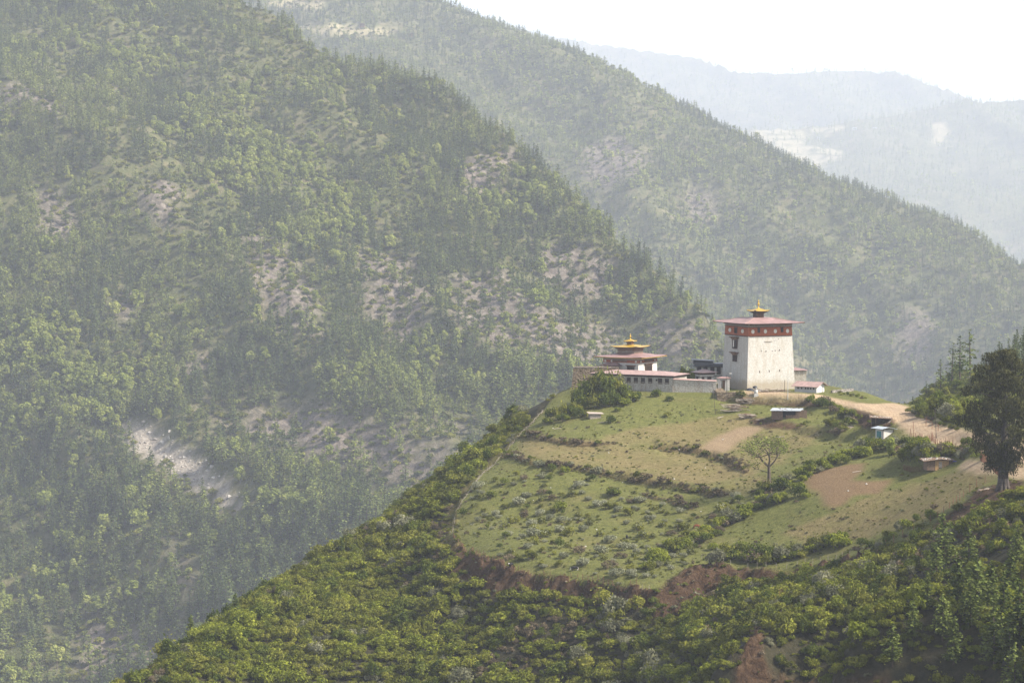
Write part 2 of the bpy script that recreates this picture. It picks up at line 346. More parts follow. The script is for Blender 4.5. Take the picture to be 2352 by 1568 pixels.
# ------------------------------------------------------------------ ground material
def ground_mat():
    t = NT('spur_ground'); p = t.pos()
    n1 = t.noise(p, .09, 6, .65); n2 = t.noise(p, .8, 5, .7); n3 = t.noise(p, 3.0, 4, .8)
    g = t.ramp(n2, [(.25, (.070, .078, .020)), (.5, (.135, .14, .038)), (.75, (.20, .195, .060))])
    d = t.ramp(n2, [(.25, (.11, .085, .033)), (.5, (.20, .16, .068)), (.8, (.30, .235, .115))])
    f = t.math('MULTIPLY', t.attr('dry'), 1.0)
    f = t.math('ADD', f, t.math('MULTIPLY', t.math('SUBTRACT', n1, .5), 2.2), True)
    col = t.mix(f, g, d)
    spk = t.ramp(n3, [(.36, (.35, .35, .35)), (.55, (1, 1, 1)), (.75, (1.0, 1.0, 1.0))])
    col = t.mix(.75, col, spk, 'MULTIPLY')
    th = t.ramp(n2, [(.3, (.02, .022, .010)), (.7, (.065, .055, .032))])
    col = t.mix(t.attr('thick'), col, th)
    dt = t.ramp(t.noise(p, .5, 8, .75, .6), [(.34, (.040, .024, .014)), (.48, (.11, .064, .036)), (.56, (.15, .092, .054)), (.72, (.25, .165, .10))])
    fd = t.math('ADD', t.attr('dirt'), t.math('MULTIPLY', t.math('SUBTRACT', t.noise(p, .35, 5, .7), .5), 1.1), True)
    fd = t.math('MULTIPLY', t.math('MULTIPLY', fd, t.attr('dirt')), 1.5, True)
    col = t.mix(fd, col, dt)
    pl = t.ramp(n3, [(.38, (.10, .062, .032)), (.5, (.175, .115, .060)), (.62, (.25, .17, .095))]); col = t.mix(t.attr('plough'), col, pl)
    pf = t.ramp(n3, [(.38, (.16, .11, .062)), (.5, (.24, .17, .10)), (.62, (.32, .24, .15))]); col = t.mix(t.attr('stubble'), col, pf)
    wv = t.n('ShaderNodeTexWave'); t.l(p, wv.inputs[0]); wv.inputs['Scale'].default_value = .35; wv.inputs['Distortion'].default_value = 9; wv.inputs['Detail'].default_value = 3; wv.inputs['Detail Scale'].default_value = .6
    rd = t.ramp(t.noise(p, .6, 7, .7), [(.3, (.30, .21, .13)), (.7, (.50, .375, .25))])
    rd = t.mix(.35, rd, t.ramp(wv.outputs['Fac'], [(.0, (.55, .5, .45)), (.25, (1, 1, 1))]), 'MULTIPLY')
    col = t.mix(t.attr('road'), col, rd)
    hh = t.math('ADD', t.math('MULTIPLY', t.noise(p, 2.2, 6, .8), .35), t.math('MULTIPLY', t.math('MULTIPLY', t.noise(p, .55, 8, .75, 1.2), fd), 3.5))
    return t.surf(col, .95, .1, hh, 1.0)
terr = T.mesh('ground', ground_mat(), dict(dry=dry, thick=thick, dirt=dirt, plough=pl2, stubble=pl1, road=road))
tag(terr, kind='structure')
# ------------------------------------------------------------------ mountains
def slope(name, s_, const, crest, x0, x1, y0, y1, st, amp, back=.5, seed=0, lean=.55):
    f_ = Field(x0, x1, y0, y1, st)
    cx = []; cy = []
    for px, py in crest:
        Y = const/(s_+(py-480)/F); cx.append((px-CX)/F*Y); cy.append(Y)
    Yc = np.interp(f_.X, cx, cy); ff = np.clip((Yc-f_.Y)/120, 0, 1)
    zp = -const + s_*f_.Y; zc = -const + s_*Yc
    z = np.where(f_.Y <= Yc, zp, zc-back*(f_.Y-Yc))
    # spurs and gullies running down the slope
    u = f_.X + lean*(f_.Y-2000)*1.0
    rid = 1-np.abs(2*fbm(u/(amp*9), f_.Y/(amp*30), 60+seed, 3)-1)*2
    rid2 = 1-np.abs(2*fbm(u/(amp*2.6), f_.Y/(amp*7), 80+seed, 3)-1)*2
    z = z + ff*(amp*1.3*(rid-.5)+amp*.38*(rid2-.5)) + (fbm(f_.X/30, f_.Y/30, 90+seed)-.5)*amp*.35
    f_.Z = np.maximum(z, -600.0); f_.Yc = Yc; f_.amp = amp; f_.rid = rid2; return f_
KA, KB, KC, KD = 1.6, 1.5, 1.8, 1.55
A = slope('a', .45, 1033, [(-900,-260),(560,4),(650,50),(750,134),(880,158),(1000,196),(1060,235),(1120,286),(1210,350),(1300,440),(1370,500),(1450,580),(1550,660),(1640,745),(1760,900),(1900,1100),(2100,1300)], -860, 560, 1480, 3150, 6.0, 62, .5, 0)
B = slope('b', .46, 1232*KB, [(-400,-420),(400,-200),(1000,4),(1090,40),(1200,76),(1320,118),(1420,166),(1560,238),(1700,306),(1800,356),(1900,405),(2000,448),(2100,484),(2200,535),(2300,606),(2352,636),(2500,740)], -700*KB, 760*KB, 2050*KB, 3700*KB, 10, 75, .5, 3)
Cc = slope('c', .25, 1282*KC, [(1400,380),(1600,335),(1700,305),(1900,288),(2000,272),(2150,248),(2230,240),(2352,229),(2600,215)], 150*KC, 1900*KC, 4300*KC, 7000*KC, 32, 70, .4, 7, .3)
D_ = slope('d', .30, 2142*KD, [(900,-10),(1100,60),(1240,78),(1400,108),(1500,121),(1600,133),(1700,168),(1800,173),(1890,166),(2050,168),(2120,193),(2200,225),(2352,292),(2600,380)], -600*KD, 2600*KD, 7300*KD, 10300*KD, 42, 100, .4, 9, .3)
LAND = [(276,978),(300,965),(350,978),(400,1010),(440,1035),(470,1060),(520,1110),(568,1178),(540,1175),(490,1140),(440,1120),(400,1090),(360,1050),(320,1040),(290,1020)]
ROCK = [[(820,560),(960,600),(1000,760),(900,800),(830,700)],[(1000,640),(1150,620),(1250,720),(1180,820),(1050,760)],[(860,1000),(1010,1050),(980,1130),(860,1110)],[(600,620),(720,640),(760,800),(640,760)],[(1230,560),(1330,550),(1420,600),(1400,680),(1300,700),(1230,660)],[(1060,370),(1140,330),(1200,360),(1130,440),(1050,440)],[(570,520),(660,560),(720,650),(700,720),(600,700),(560,600)],
    [(420,820),(480,810),(470,880),(410,860)],[(400,860),(440,880),(560,1000),(520,1000),(470,950)],[(560,940),(720,930),(900,960),(1060,1040),(1000,1100),(760,1060),(560,1010)],[(1480,740),(1620,740),(1650,830),(1540,840),(1460,790)],
    [(1180,700),(1440,760),(1400,850),(1230,830)],[(1340,330),(1440,310),(1480,380),(1400,440),(1330,400)],[(1560,420),(1650,440),(1640,520),(1560,480)],[(2080,700),(2150,740),(2130,840),(2060,800)],
    [(250,650),(320,680),(300,740),(250,730)],[(380,1180),(430,1280),(480,1400),(440,1380),(400,1280)],[(180,1420),(330,1440),(420,1500),(330,1568),(180,1568)],[(0,180),(130,220),(140,260),(0,240)],[(980,950),(1040,960),(1080,1010),(1010,1000)],[(60,430),(130,440),(200,520),(120,560)],[(350,400),(420,440),(400,520),(320,480)]]
MEADOW = [[(680,60),(780,58),(920,70),(900,84),(760,84),(700,76)],[(600,0),(760,0),(740,20),(640,22)]]
def slope_masks(f_):
    px, py = project(f_.X, f_.Y, f_.Z); j = (fbm(f_.X/22, f_.Y/22, 77)-.5)*46; k = (fbm(f_.X/22, f_.Y/22, 78)-.5)*40
    land = inpoly(px+j*.55, py+k*.45, LAND).astype(float)
    rock = np.zeros(px.shape); mead = np.zeros(px.shape)
    for r in ROCK: rock = np.maximum(rock, inpoly(px+j, py+k, r).astype(float))
    for r in MEADOW: mead = np.maximum(mead, inpoly(px+j*.4, py+k*.4, r).astype(float))
    for _ in range(2):
        rock = (rock+np.roll(rock, 1, 0)+np.roll(rock, -1, 0)+np.roll(rock, 1, 1)+np.roll(rock, -1, 1))/5
    return land, rock, mead
def slope_mat(name, sc=1.0, base=((.045, .055, .018), (.105, .11, .042), (.20, .165, .095))):
    t = NT(name); p = t.pos()
    n = t.noise(p, .03*sc, 8, .7); n2 = t.noise(p, .16*sc, 8, .75, .5)
    c_ = t.ramp(t.math('ADD', t.math('MULTIPLY', n, .5), t.math('MULTIPLY', n2, .5)), [(.36, base[0]), (.5, base[1]), (.64, base[2])])
    rk = t.ramp(n2, [(.3, (.06, .05, .042)), (.5, (.17, .14, .115)), (.68, (.33, .28, .23))])
    vo = t.n('ShaderNodeTexVoronoi'); t.l(p, vo.inputs['Vector']); vo.inputs['Scale'].default_value = .22*sc
    rk = t.mix(.5, rk, t.ramp(vo.outputs['Distance'], [(.0, (.35, .35, .35)), (.5, (1, 1, 1))]), 'MULTIPLY')
    rf_ = t.math('MULTIPLY', t.attr('rock'), t.ramp(t.noise(p, .05*sc, 6, .7, .8), [(.34, (.25, .25, .25)), (.5, (1, 1, 1))]), True)
    c_ = t.mix(rf_, c_, rk)
    c_ = t.mix(t.attr('mead'), c_, t.ramp(n2, [(.3, (.20, .19, .09)), (.7, (.40, .33, .21))]))
    c_ = t.mix(t.attr('land'), c_, t.ramp(t.noise(p, .5, 8, .8), [(.3, (.17, .14, .11)), (.5, (.36, .31, .255)), (.7, (.50, .45, .38))]))
    return t.surf(c_, .95, .1, n2, 4.0/sc)
for f_, nm, s_ in ((A, 'near_mountain', 1.0), (B, 'far_mountain', .8), (Cc, 'distant_mountain', .4), (D_, 'distant_ridge', .3)):
    f_.land, f_.rock, f_.mead = slope_masks(f_)
    if f_ is Cc:
        px, py = project(f_.X, f_.Y, f_.Z); j = (fbm(f_.X/60, f_.Y/60, 5)-.5)*14
        terra = inpoly(px, py+j, [(1690,296),(1800,290),(1870,284),(1960,290),(1930,305),(1830,330),(1950,350),(1850,400),(1760,360),(1700,330)]).astype(float)*(np.sin(py*.55+fbm(f_.X/90, f_.Y/90, 6)*9) > -.35)
        slip = inpoly(px+j*.3, py+j*.3, [(2145,285),(2170,282),(2175,310),(2160,335),(2142,335)]).astype(float)
        f_.mead = np.maximum(terra, slip)
    if f_ is A:
        f_.Z -= f_.land*3.0; f_.Z += f_.rock*(fbm(f_.X/14, f_.Y/14, 15)-.5)*14
    o = f_.mesh(nm, slope_mat(nm, s_), dict(land=f_.land, rock=f_.rock, mead=f_.mead)); tag(o, kind='structure')
base = MB().add([(-6000, -10, -640), (6000, -10, -640), (6000, 17900, -640), (-6000, 17900, -640)], [(0, 1, 2, 3)])
tag(base.build('valley_floor', slope_mat('valley_floor', .5)), kind='structure')
# ------------------------------------------------------------------ foliage materials
L_OLIVE = leaf_mat('olive_leaves', [(.034, .040, .008), (.130, .138, .024), (.31, .30, .055)], .45)
L_GREEN = leaf_mat('green_leaves', [(.028, .042, .009), (.088, .112, .020), (.20, .215, .038)], .4)
L_LIME = leaf_mat('lime_leaves', [(.06, .08, .012), (.18, .205, .026), (.34, .355, .052)], .3)
L_GREY = leaf_mat('grey_leaves', [(.075, .080, .042), (.17, .17, .10), (.31, .30, .19)], .35)
L_BROWN = leaf_mat('twig_mass', [(.060, .045, .030), (.135, .105, .066), (.24, .19, .12)], .4, .1)
L_BLOOM = leaf_mat('blossom', [(.17, .18, .09), (.28, .29, .18), (.44, .44, .32)], .3)
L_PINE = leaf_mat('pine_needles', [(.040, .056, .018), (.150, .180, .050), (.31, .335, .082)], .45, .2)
L_PINED = leaf_mat('dark_pine_needles', [(.022, .036, .014), (.074, .100, .034), (.18, .21, .065)], .4, .2)  # darker needle copy; on the mountains it paints in cloud shadow
L_PINE2 = leaf_mat('near_pine_needles', [(.026, .040, .012), (.085, .112, .028), (.20, .23, .060)], .3, .2)
L_CYP = leaf_mat('cypress_sprays', [(.014, .017, .006), (.044, .046, .016), (.115, .108, .036)], .0, .15)
L_BROAD = leaf_mat('spring_leaves', [(.11, .135, .034), (.24, .275, .062), (.40, .40, .12)], .45)
BARK = flat('bark', (.085, .065, .05), .4, 3)
BARKG = flat('grey_bark', (.085, .070, .058), .35, 2.5, bump=.2)
def dome_pts(n, r, flatn=.75, shell=.75):
    v = RNG.normal(0, 1, (n, 3)); v /= np.linalg.norm(v, axis=1)[:, None]
    k = RNG.uniform(shell, 1, n)[:, None]; return v*k*np.array([r, r, r*flatn]), v
def shrub_proto(name, mat, nclump=9, nl=95, r=1.0, h=1.1, size=.10, mat2=None, f2=0, col=PROTO, tall=1.0, rag=.25):
    """a rounded, ragged mass of leaf clumps about 2 m across, its foot at the origin"""
    mb = MB()
    for k in range(4):
        a = RNG.uniform(0, 2*PI); mb.tube((0, 0, -.3), (math.cos(a)*.5*r, math.sin(a)*.5*r, h*.6), .035, .012, 4, 1, tint=.3)
    for k in range(nclump):
        a = RNG.uniform(0, 2*PI); q = math.sqrt(RNG.uniform(0, 1))*.68*r; zc = (h*.55*(1-(q/r)**2)*RNG.uniform(.7, 1.35)+.12)*tall
        cr = RNG.uniform(.26, .46)*r; p, v = dome_pts(nl, cr, .8)
        p = p+np.array([q*math.cos(a), q*math.sin(a), zc]); p += RNG.normal(0, rag*.25, p.shape)*(RNG.uniform(0, 1, (len(p), 1)) < .25)
        p[:, 2] = np.abs(p[:, 2])
        base = RNG.uniform(.15, .85); ti = base*.6+.4*RNG.uniform(0, 1, nl)
        leaves(mb, p, v+np.array([0, 0, .5]), size, .6, 0, ti)
    if mat2:
        m = np.array(mb.m); idx = [i for i in range(len(mb.f)) if mb.m[i] == 0]
        top = [i for i in idx if sum(mb.v[j][2] for j in mb.f[i])/4 > h*.35]
        for i in top:
            if RNG.uniform() < f2: mb.m[i] = 2
    return mb.build(name, [mat, BARK]+([mat2] if mat2 else []), None, col=col)
def conifer_proto(name, mat, h=10.0, r=2.1, tiers=17, br=7, size=.34, bare=.12, n=5, col=PROTO, rag=.3, split=False, pw=.62):
    tr = MB(); cr = MB() if split else tr
    lean = RNG.normal(0, .15, 2)
    tr.path([(0, 0, -.8), (lean[0]*.3, lean[1]*.3, h*.5), (lean[0], lean[1], h*.98)], [.022*h, .014*h, .003*h], 5, 1 if not split else 0, .4)
    mi = 0
    for k in range(tiers):
        f = k/(tiers-1); z = h*(bare+(1-bare)*f*.98); rr = r*((1-f)**pw)*RNG.uniform(.75, 1.15)*(1 if f > .12 else .75)+.12*r*.6
        for b in range(max(3, int(br*(1-.45*f)))):
            if RNG.uniform() < .13: continue
            a = 2*PI*(b+RNG.uniform(-.35, .35))/br+k*1.3; L = rr*RNG.uniform(1-rag, 1+rag*.6)
            m = max(2, int(n*L/r+1.5)); s = np.linspace(.22, 1, m); up = RNG.uniform(-.12, .22)
            p = np.stack([lean[0]*f+np.cos(a)*L*s, lean[1]*f+np.sin(a)*L*s, z+L*(up*s-.10*s*s)+np.zeros(m)], 1)
            p += RNG.normal(0, .05*r, p.shape)
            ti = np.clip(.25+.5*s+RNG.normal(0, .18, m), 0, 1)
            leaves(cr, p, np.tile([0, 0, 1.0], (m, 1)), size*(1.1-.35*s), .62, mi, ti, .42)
    p = np.array([[lean[0], lean[1], h*.97], [lean[0], lean[1], h*1.0]]); leaves(cr, p, [[1, 0, 0], [0, 1, 0]], size*.7, .4, mi, None, .3)
    if split:
        return tr.build(name+'_trunk', [BARK], None, col=col), cr.build(name+'_crown', [mat], None, col=col)
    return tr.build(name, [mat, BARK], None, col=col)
def broad_proto(name, mat, h=9.0, r=3.2, nclump=13, nl=70, size=.42, col=PROTO):
    mb = MB(); mb.path([(0, 0, -.8), (.1, 0, h*.35), (.2, .1, h*.7)], [.2, .15, .06], 5, 1, .4)
    for k in range(nclump):
        a = RNG.uniform(0, 2*PI); f = RNG.uniform(0, 1); z = h*(.32+.58*f); q = r*.72*math.sqrt(RNG.uniform(.05, 1))*(math.sin(PI*(.12+.8*f))**.7)
        cx, cy = math.cos(a)*q, math.sin(a)*q; mb.tube((.1, 0, z*.6), (cx, cy, z), .06, .02, 4, 1, tint=.4)
        p, v = dome_pts(nl, RNG.uniform(.24, .42)*r, .85); b0 = RNG.uniform(.1, .8)
        leaves(mb, p+np.array([cx, cy, z]), v+np.array([0, 0, .5]), size, .65, 0, b0*.6+.4*RNG.uniform(0, 1, nl))
    return mb.build(name, [mat, BARK], None, col=col)
# ------------------------------------------------------------------ scattering of what nobody could count
def scatter(name, protos, pts, rot, scl, idx, label=None, cat=None):
    c_ = bpy.data.collections.new(name+'_shapes')
    for k, o in enumerate(protos):
        q = o.copy(); q.name = '%s_shape_%02d' % (name, k); c_.objects.link(q)
    me = bpy.data.meshes.new(name); me.vertices.add(len(pts)); me.vertices.foreach_set('co', np.asarray(pts, np.float32).ravel())
    a = me.attributes.new('rot', 'FLOAT_VECTOR', 'POINT'); rv = np.zeros((len(pts), 3), np.float32); rv[:, 2] = rot
    rv[:, 0] = RNG.normal(0, .05, len(pts)); rv[:, 1] = RNG.normal(0, .05, len(pts)); a.data.foreach_set('vector', rv.ravel())
    a = me.attributes.new('scl', 'FLOAT_VECTOR', 'POINT'); a.data.foreach_set('vector', np.asarray(scl, np.float32).ravel())
    a = me.attributes.new('idx', 'INT', 'POINT'); a.data.foreach_set('value', np.asarray(idx, np.int32))
    o = bpy.data.objects.new(name, me); COL.objects.link(o)
    g = bpy.data.node_groups.new(name, 'GeometryNodeTree')
    g.interface.new_socket('Geometry', in_out='INPUT', socket_type='NodeSocketGeometry'); g.interface.new_socket('Geometry', in_out='OUTPUT', socket_type='NodeSocketGeometry')
    N = g.nodes; gi = N.new('NodeGroupInput'); go = N.new('NodeGroupOutput'); ip = N.new('GeometryNodeInstanceOnPoints'); ci = N.new('GeometryNodeCollectionInfo')
    ci.inputs['Collection'].default_value = c_; ci.inputs['Separate Children'].default_value = True; ci.inputs['Reset Children'].default_value = True
    ip.inputs['Pick Instance'].default_value = True
    def at(nm, ty):
        q = N.new('GeometryNodeInputNamedAttribute'); q.data_type = ty; q.inputs['Name'].default_value = nm; return q.outputs['Attribute']
    L = g.links; L.new(gi.outputs[0], ip.inputs['Points']); L.new(ci.outputs[0], ip.inputs['Instance'])
    L.new(at('idx', 'INT'), ip.inputs['Instance Index']); L.new(at('rot', 'FLOAT_VECTOR'), ip.inputs['Rotation']); L.new(at('scl', 'FLOAT_VECTOR'), ip.inputs['Scale'])
    L.new(ip.outputs[0], go.inputs[0]); md = o.modifiers.new('scatter', 'NODES'); md.node_group = g
    return tag(o, label, cat, None, 'stuff')
def individuals(protos, pts, rot, scl, idx, name, labels, cat, groups, parts=None):
    for p, r_, s_, i in zip(pts, rot, scl, idx):
        i = int(i); q = protos[i].copy(); q.name = name[i] if isinstance(name, list) else name
        COL.objects.link(q); q.location = p; q.rotation_euler = (0, 0, r_); q.scale = s_
        tag(q, labels[i], cat, groups[i])
def visible_rank(pts, size):
    pts = np.asarray(pts); px, py = project(pts[:, 0], pts[:, 1], pts[:, 2]+size*.5)
    inside = (px > -10) & (px < 2362) & (py > -5) & (py < 1590)
    return np.where(inside, size/pts[:, 1], 0)
# ---- shrub shapes
SH = [shrub_proto('s0', L_OLIVE), shrub_proto('s1', L_OLIVE, 5, 120, tall=1.5, rag=.9), shrub_proto('s2', L_GREEN, 10, 90), shrub_proto('s3', L_GREEN, 5, 120, tall=1.7, rag=.8),
      shrub_proto('s4', L_LIME, 8, 90, tall=1.2, rag=.4), shrub_proto('s5', L_GREY, 8, 90, rag=.4), shrub_proto('s6', L_BROWN, 7, 80, size=.085, rag=.6), shrub_proto('s7', L_OLIVE, 9, 90, mat2=L_LIME, f2=.35, rag=.5)]
SHL = ['dark olive shrub in the dense thicket on the slope below the field', 'dark olive shrub in the dense thicket on the slope below the field', 'deep green leafy shrub in the thicket on the slope below the field', 'deep green leafy shrub in the thicket on the slope below the field',
       'bright yellow-green shrub standing out in the thicket on the slope below the field', 'silvery grey-green shrub in the thicket on the slope below the field', 'brown twiggy half-bare shrub in the thicket on the slope below the field', 'olive shrub with fresh lime tips in the thicket on the slope below the field']
SHG = ['olive thicket shrubs', 'olive thicket shrubs', 'green thicket shrubs', 'green thicket shrubs', 'yellow-green thicket shrubs', 'grey-green thicket shrubs', 'brown twiggy thicket shrubs', 'lime-tipped thicket shrubs']
def jitter_grid(x0, x1, y0, y1, st):
    gx, gy = np.meshgrid(np.arange(x0, x1, st), np.arange(y0, y1, st)); gx = gx.ravel(); gy = gy.ravel()
    return gx+RNG.uniform(-.55, .55, len(gx))*st, gy+RNG.uniform(-.55, .55, len(gy))*st

def sample_attr(f_, arr, x, y):
    ix = np.clip(((x-f_.x0)/f_.st).astype(int), 0, f_.nx-1); iy = np.clip(((y-f_.y0)/f_.st).astype(int), 0, f_.ny-1); return arr[iy, ix]
def thicket():
    x, y = jitter_grid(-185, 228, 350, 1030, 1.65)
    z = T.h(x, y); px, py = project(x, y, z)
    th = sample_attr(T, thick, x, y); di = sample_attr(T, dirt, x, y); de = sample_attr(T, dE, x, y); out_ = sample_attr(T, outm, x, y)
    clear = fbm(x/14, y/14, 21)
    dens = np.where(th > .4, 1.0, 0)*np.where(di > .45, .14, 1)*np.where(clear < .30, .75, 1)
    dens = np.where(out_ & (de < 3.0), 0, dens)
    # left flank of the field: bushes right up to the fence
    left = out_ & (de > 3) & (px < 1230) & (py < 1240); dens = np.where(left, np.maximum(dens, .9*(clear > .3)), dens)
    # back and right side behind the road
    back = (y > 735) & ((x > 118) | (x < 15)); dens = np.where(back, .75, dens); dens = np.where((y > 790), .8, dens)
    dens = np.where(inpoly(px, py, [(2088,938),(2260,930),(2260,1000),(2180,975),(2120,957)]), .85, dens)
    rd = sample_attr(T, road, x, y); dens = np.where(rd > .15, 0, dens)
    dens = np.where(px > 2410, .85, dens); vis = (px > -160) & (px < 3300) & (py < 1750) & (py > 300)
    keep = (RNG.uniform(0, 1, len(x)) < dens) & vis & (np.hypot(x-T_BIG[0], y-T_BIG[1]) > 6) & ((np.abs(x-113) > 60) | (y < 735) | (x > 116))
    keep &= ~((x > 5) & (x < 112) & (y > 720) & (y < 800))
    cl = inpoly(px, py, [(1690,1480),(1728,1455),(1752,1445),(1748,1500),(1770,1600),(1680,1600)]); keep &= ~(cl & (RNG.uniform(0, 1, len(x)) < .85))
    keep &= ~((px > 2120) & (px < 2420) & (py > 1230) & (RNG.uniform(0, 1, len(x)) < .45))
    x, y, z = x[keep], y[keep], z[keep]; n = len(x); px = px[keep]; py = py[keep]
    var = fbm(x/22, y/22, 51); u = RNG.uniform(0, 1, n); v2 = fbm(x/9, y/9, 53)
    idx = np.where(u < .30, 0, np.where(u < .42, 1, np.where(u < .54, 2, np.where(u < .60, 3, 7))))
    idx = np.where((v2 > .60) & (u < .42), 4, idx); idx = np.where((v2 < .42) & (u > .76), 5, idx); idx = np.where((var < .40) & (u < .38), 6, idx)
    leftm = (px < 1400) & (py < 1380); idx = np.where(leftm & (RNG.uniform(0, 1, n) < .35), 0, idx)
    big_ = fbm(x/12, y/12, 57); s = np.clip(RNG.lognormal(.12, .46, n)*(.6+.9*big_), .4, 3.1); s = np.where(idx == 6, np.minimum(s, 1.4), s); s = s*np.where((y < 500), .88, 1)
    scl = np.stack([s*RNG.uniform(.85, 1.2, n), s*RNG.uniform(.85, 1.2, n), s*RNG.uniform(.65, 1.4, n)], 1)
    return np.stack([x, y, z-.1], 1), RNG.uniform(0, 6.28, n), scl, idx
T_BIG = T.hit(2303, 1124)
pts, rot, scl, idx = thicket()
rank = visible_rank(pts, scl[:, 0]*2); o_ = np.argsort(-rank); big = o_[:290]; rest = o_[290:]
def sector(p):
    px, py = project(p[0], p[1], p[2])
    if px > 2040: return 'on the lower right slope around the pines' if py > 1250 else 'at the right edge below the big cypress'
    if px > 1680: return 'on the hump above the small brown cliff' if py > 1380 else 'below the red post fence'
    if px > 1380: return 'below the gully in the bottom centre' if py > 1420 else 'just under the eroded bank of the gully'
    if px > 900: return 'at the bottom below the stick fence' if py > 1420 else 'just outside the left fence of the field'
    return 'on the lower left flank near the skyline' if px > 600 else 'low on the left flank by the bottom edge'
for p_, r_, s_, i_ in zip(pts[big].tolist(), rot[big], scl[big].tolist(), idx[big]):
    lb = SHL[int(i_)].split(' in the')[0]+' '+sector(p_); q = SH[int(i_)].copy(); q.name = 'thicket_shrub'; COL.objects.link(q); q.location = p_; q.rotation_euler = (0, 0, r_); q.scale = s_; tag(q, lb, 'shrub', lb)
scatter('thicket', SH, pts[rest], rot[rest], scl[rest], idx[rest], 'dense green thicket covering the slope below the field', 'thicket')
# ---- forests on the mountains
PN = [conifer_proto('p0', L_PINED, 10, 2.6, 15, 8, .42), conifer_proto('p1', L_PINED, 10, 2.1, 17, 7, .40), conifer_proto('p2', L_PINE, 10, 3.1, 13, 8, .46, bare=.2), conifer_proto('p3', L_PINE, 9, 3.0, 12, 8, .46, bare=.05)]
BR = [broad_proto('b0', L_BROAD), broad_proto('b1', L_BROAD, 8, 3.6), broad_proto('b2', L_BROAD, 10, 2.8)]
HB = [broad_proto('hb0', L_OLIVE), broad_proto('hb1', L_GREEN, 8, 3.6), broad_proto('hb2', L_OLIVE, 10, 2.8)]
SB = [shrub_proto('t0', L_BROAD, 6, 30, size=.2), shrub_proto('t1', L_OLIVE, 6, 30, size=.2), shrub_proto('t2', L_GREEN, 6, 30, size=.2)]
def lowp(nm, mat, h=10, r=2.0): return conifer_proto(nm, mat, h, r, 9, 5, .75, .08, 2)
PL = [lowp('l0', L_PINE), lowp('l1', L_PINE, 10, 1.6), lowp('l2', L_PINE, 9, 2.6)]
BL = [broad_proto('m0', L_BROAD, 8, 3.2, 7, 22, .85), broad_proto('m1', L_BROAD, 9, 2.8, 6, 22, .85)]
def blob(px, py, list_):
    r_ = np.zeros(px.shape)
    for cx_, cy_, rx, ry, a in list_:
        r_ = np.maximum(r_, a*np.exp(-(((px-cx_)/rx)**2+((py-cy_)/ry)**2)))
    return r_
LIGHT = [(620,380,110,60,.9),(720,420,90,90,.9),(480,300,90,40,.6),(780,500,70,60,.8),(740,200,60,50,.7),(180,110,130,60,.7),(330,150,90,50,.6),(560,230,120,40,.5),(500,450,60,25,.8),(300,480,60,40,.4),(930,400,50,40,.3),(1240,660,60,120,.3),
         (80,830,90,60,.8),(180,930,130,60,.6),(60,970,80,60,.8),(1180,950,60,60,.2),(700,570,60,30,.5),(850,620,40,60,.4),(1100,470,60,60,.3)]  # pale broadleaf stands, also painting sun patches into the near forest
LIGHTB = [(1250,250,160,60,.5),(1600,520,140,60,.6),(1500,420,100,60,.5),(1880,640,150,40,.6),(2150,560,90,40,.4),(1950,760,160,60,.4),(1300,170,140,50,.6),(1150,130,120,40,.5),(1500,300,120,80,.6),(1620,380,120,60,.6),(1950,570,120,40,.7),(2050,620,90,40,.6),(1750,620,70,60,.5),(1400,260,90,50,.5),(1820,500,100,40,.5),(1760,760,60,60,.4)]  # pale broadleaf stands, also painting sunlit strips into the far ridge
def forest(f_, st, keepf, hmin, hmax, lights, nb, nc, bare_amt=1.0, seed=0):
    x, y = jitter_grid(f_.x0, f_.x0+f_.nx*f_.st, f_.y0, f_.y0+f_.ny*f_.st, st)
    yc = sample_attr(f_, f_.Yc, x, y); m = y < yc+25; x, y = x[m], y[m]; z = f_.h(x, y); px, py = project(x, y, z)
    m = (px > -120) & (px < 2480) & (py > -60) & (py < 1640); x, y, z, px, py = x[m], y[m], z[m], px[m], py[m]
    rock = sample_attr(f_, f_.rock, x, y); land = sample_attr(f_, f_.land, x, y); mead = sample_attr(f_, f_.mead, x, y)
    n1 = .5*fbm(x/60, y/60, 33+seed)+.5*fbm((x+.5*y)/70, y/260, 39+seed, 3); dens = np.clip(.97-bare_amt*5.5*np.clip(.475-n1, 0, .3), .22, 1)
    dens *= 1-.68*rock; dens *= 1-.98*land; dens *= 1-.95*mead
    for dy, q_ in ((10, .04), (22, .12), (34, .3), (46, .6)): dens = np.where(inpoly(px, py-dy, LAND), dens*q_, dens)
    for r_ in ROCK: dens = np.where(inpoly(px, py-22, r_), dens*.6, dens)
    k = RNG.uniform(0, 1, len(x)) < dens*keepf; x, y, z, px, py = x[k], y[k], z[k], px[k], py[k]; n = len(x)
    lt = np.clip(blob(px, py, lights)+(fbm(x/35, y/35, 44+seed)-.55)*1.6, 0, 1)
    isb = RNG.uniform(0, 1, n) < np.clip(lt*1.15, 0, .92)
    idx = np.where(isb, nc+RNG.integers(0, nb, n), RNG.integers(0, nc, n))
    if nc == 4:      # stands of darker and lighter needles paint in cloud shadow and sun patches
        sun_patch = (.5*fbm((x+.5*y)/170, y/420, 88+seed, 3)+.5*fbm(x/60, y/60, 89+seed)+lt*.25) > .50
        idx = np.where(isb, idx, np.where(RNG.uniform(0, 1, n) < .85, np.where(sun_patch, 2, 0)+RNG.integers(0, 2, n), idx))
    h = RNG.uniform(hmin, hmax, n)**1.0*(.7+.6*fbm(x/60, y/60, 66+seed))*np.interp(py, [0, 700, 1568], [.82, .95, 1.15]); s = h/10; s = np.where(isb, s*.95, s)
    scl = np.stack([s*RNG.uniform(.85, 1.25, n)]*2+[s], 1); return np.stack([x, y, z-.5], 1), RNG.uniform(0, 6.28, n), scl, idx
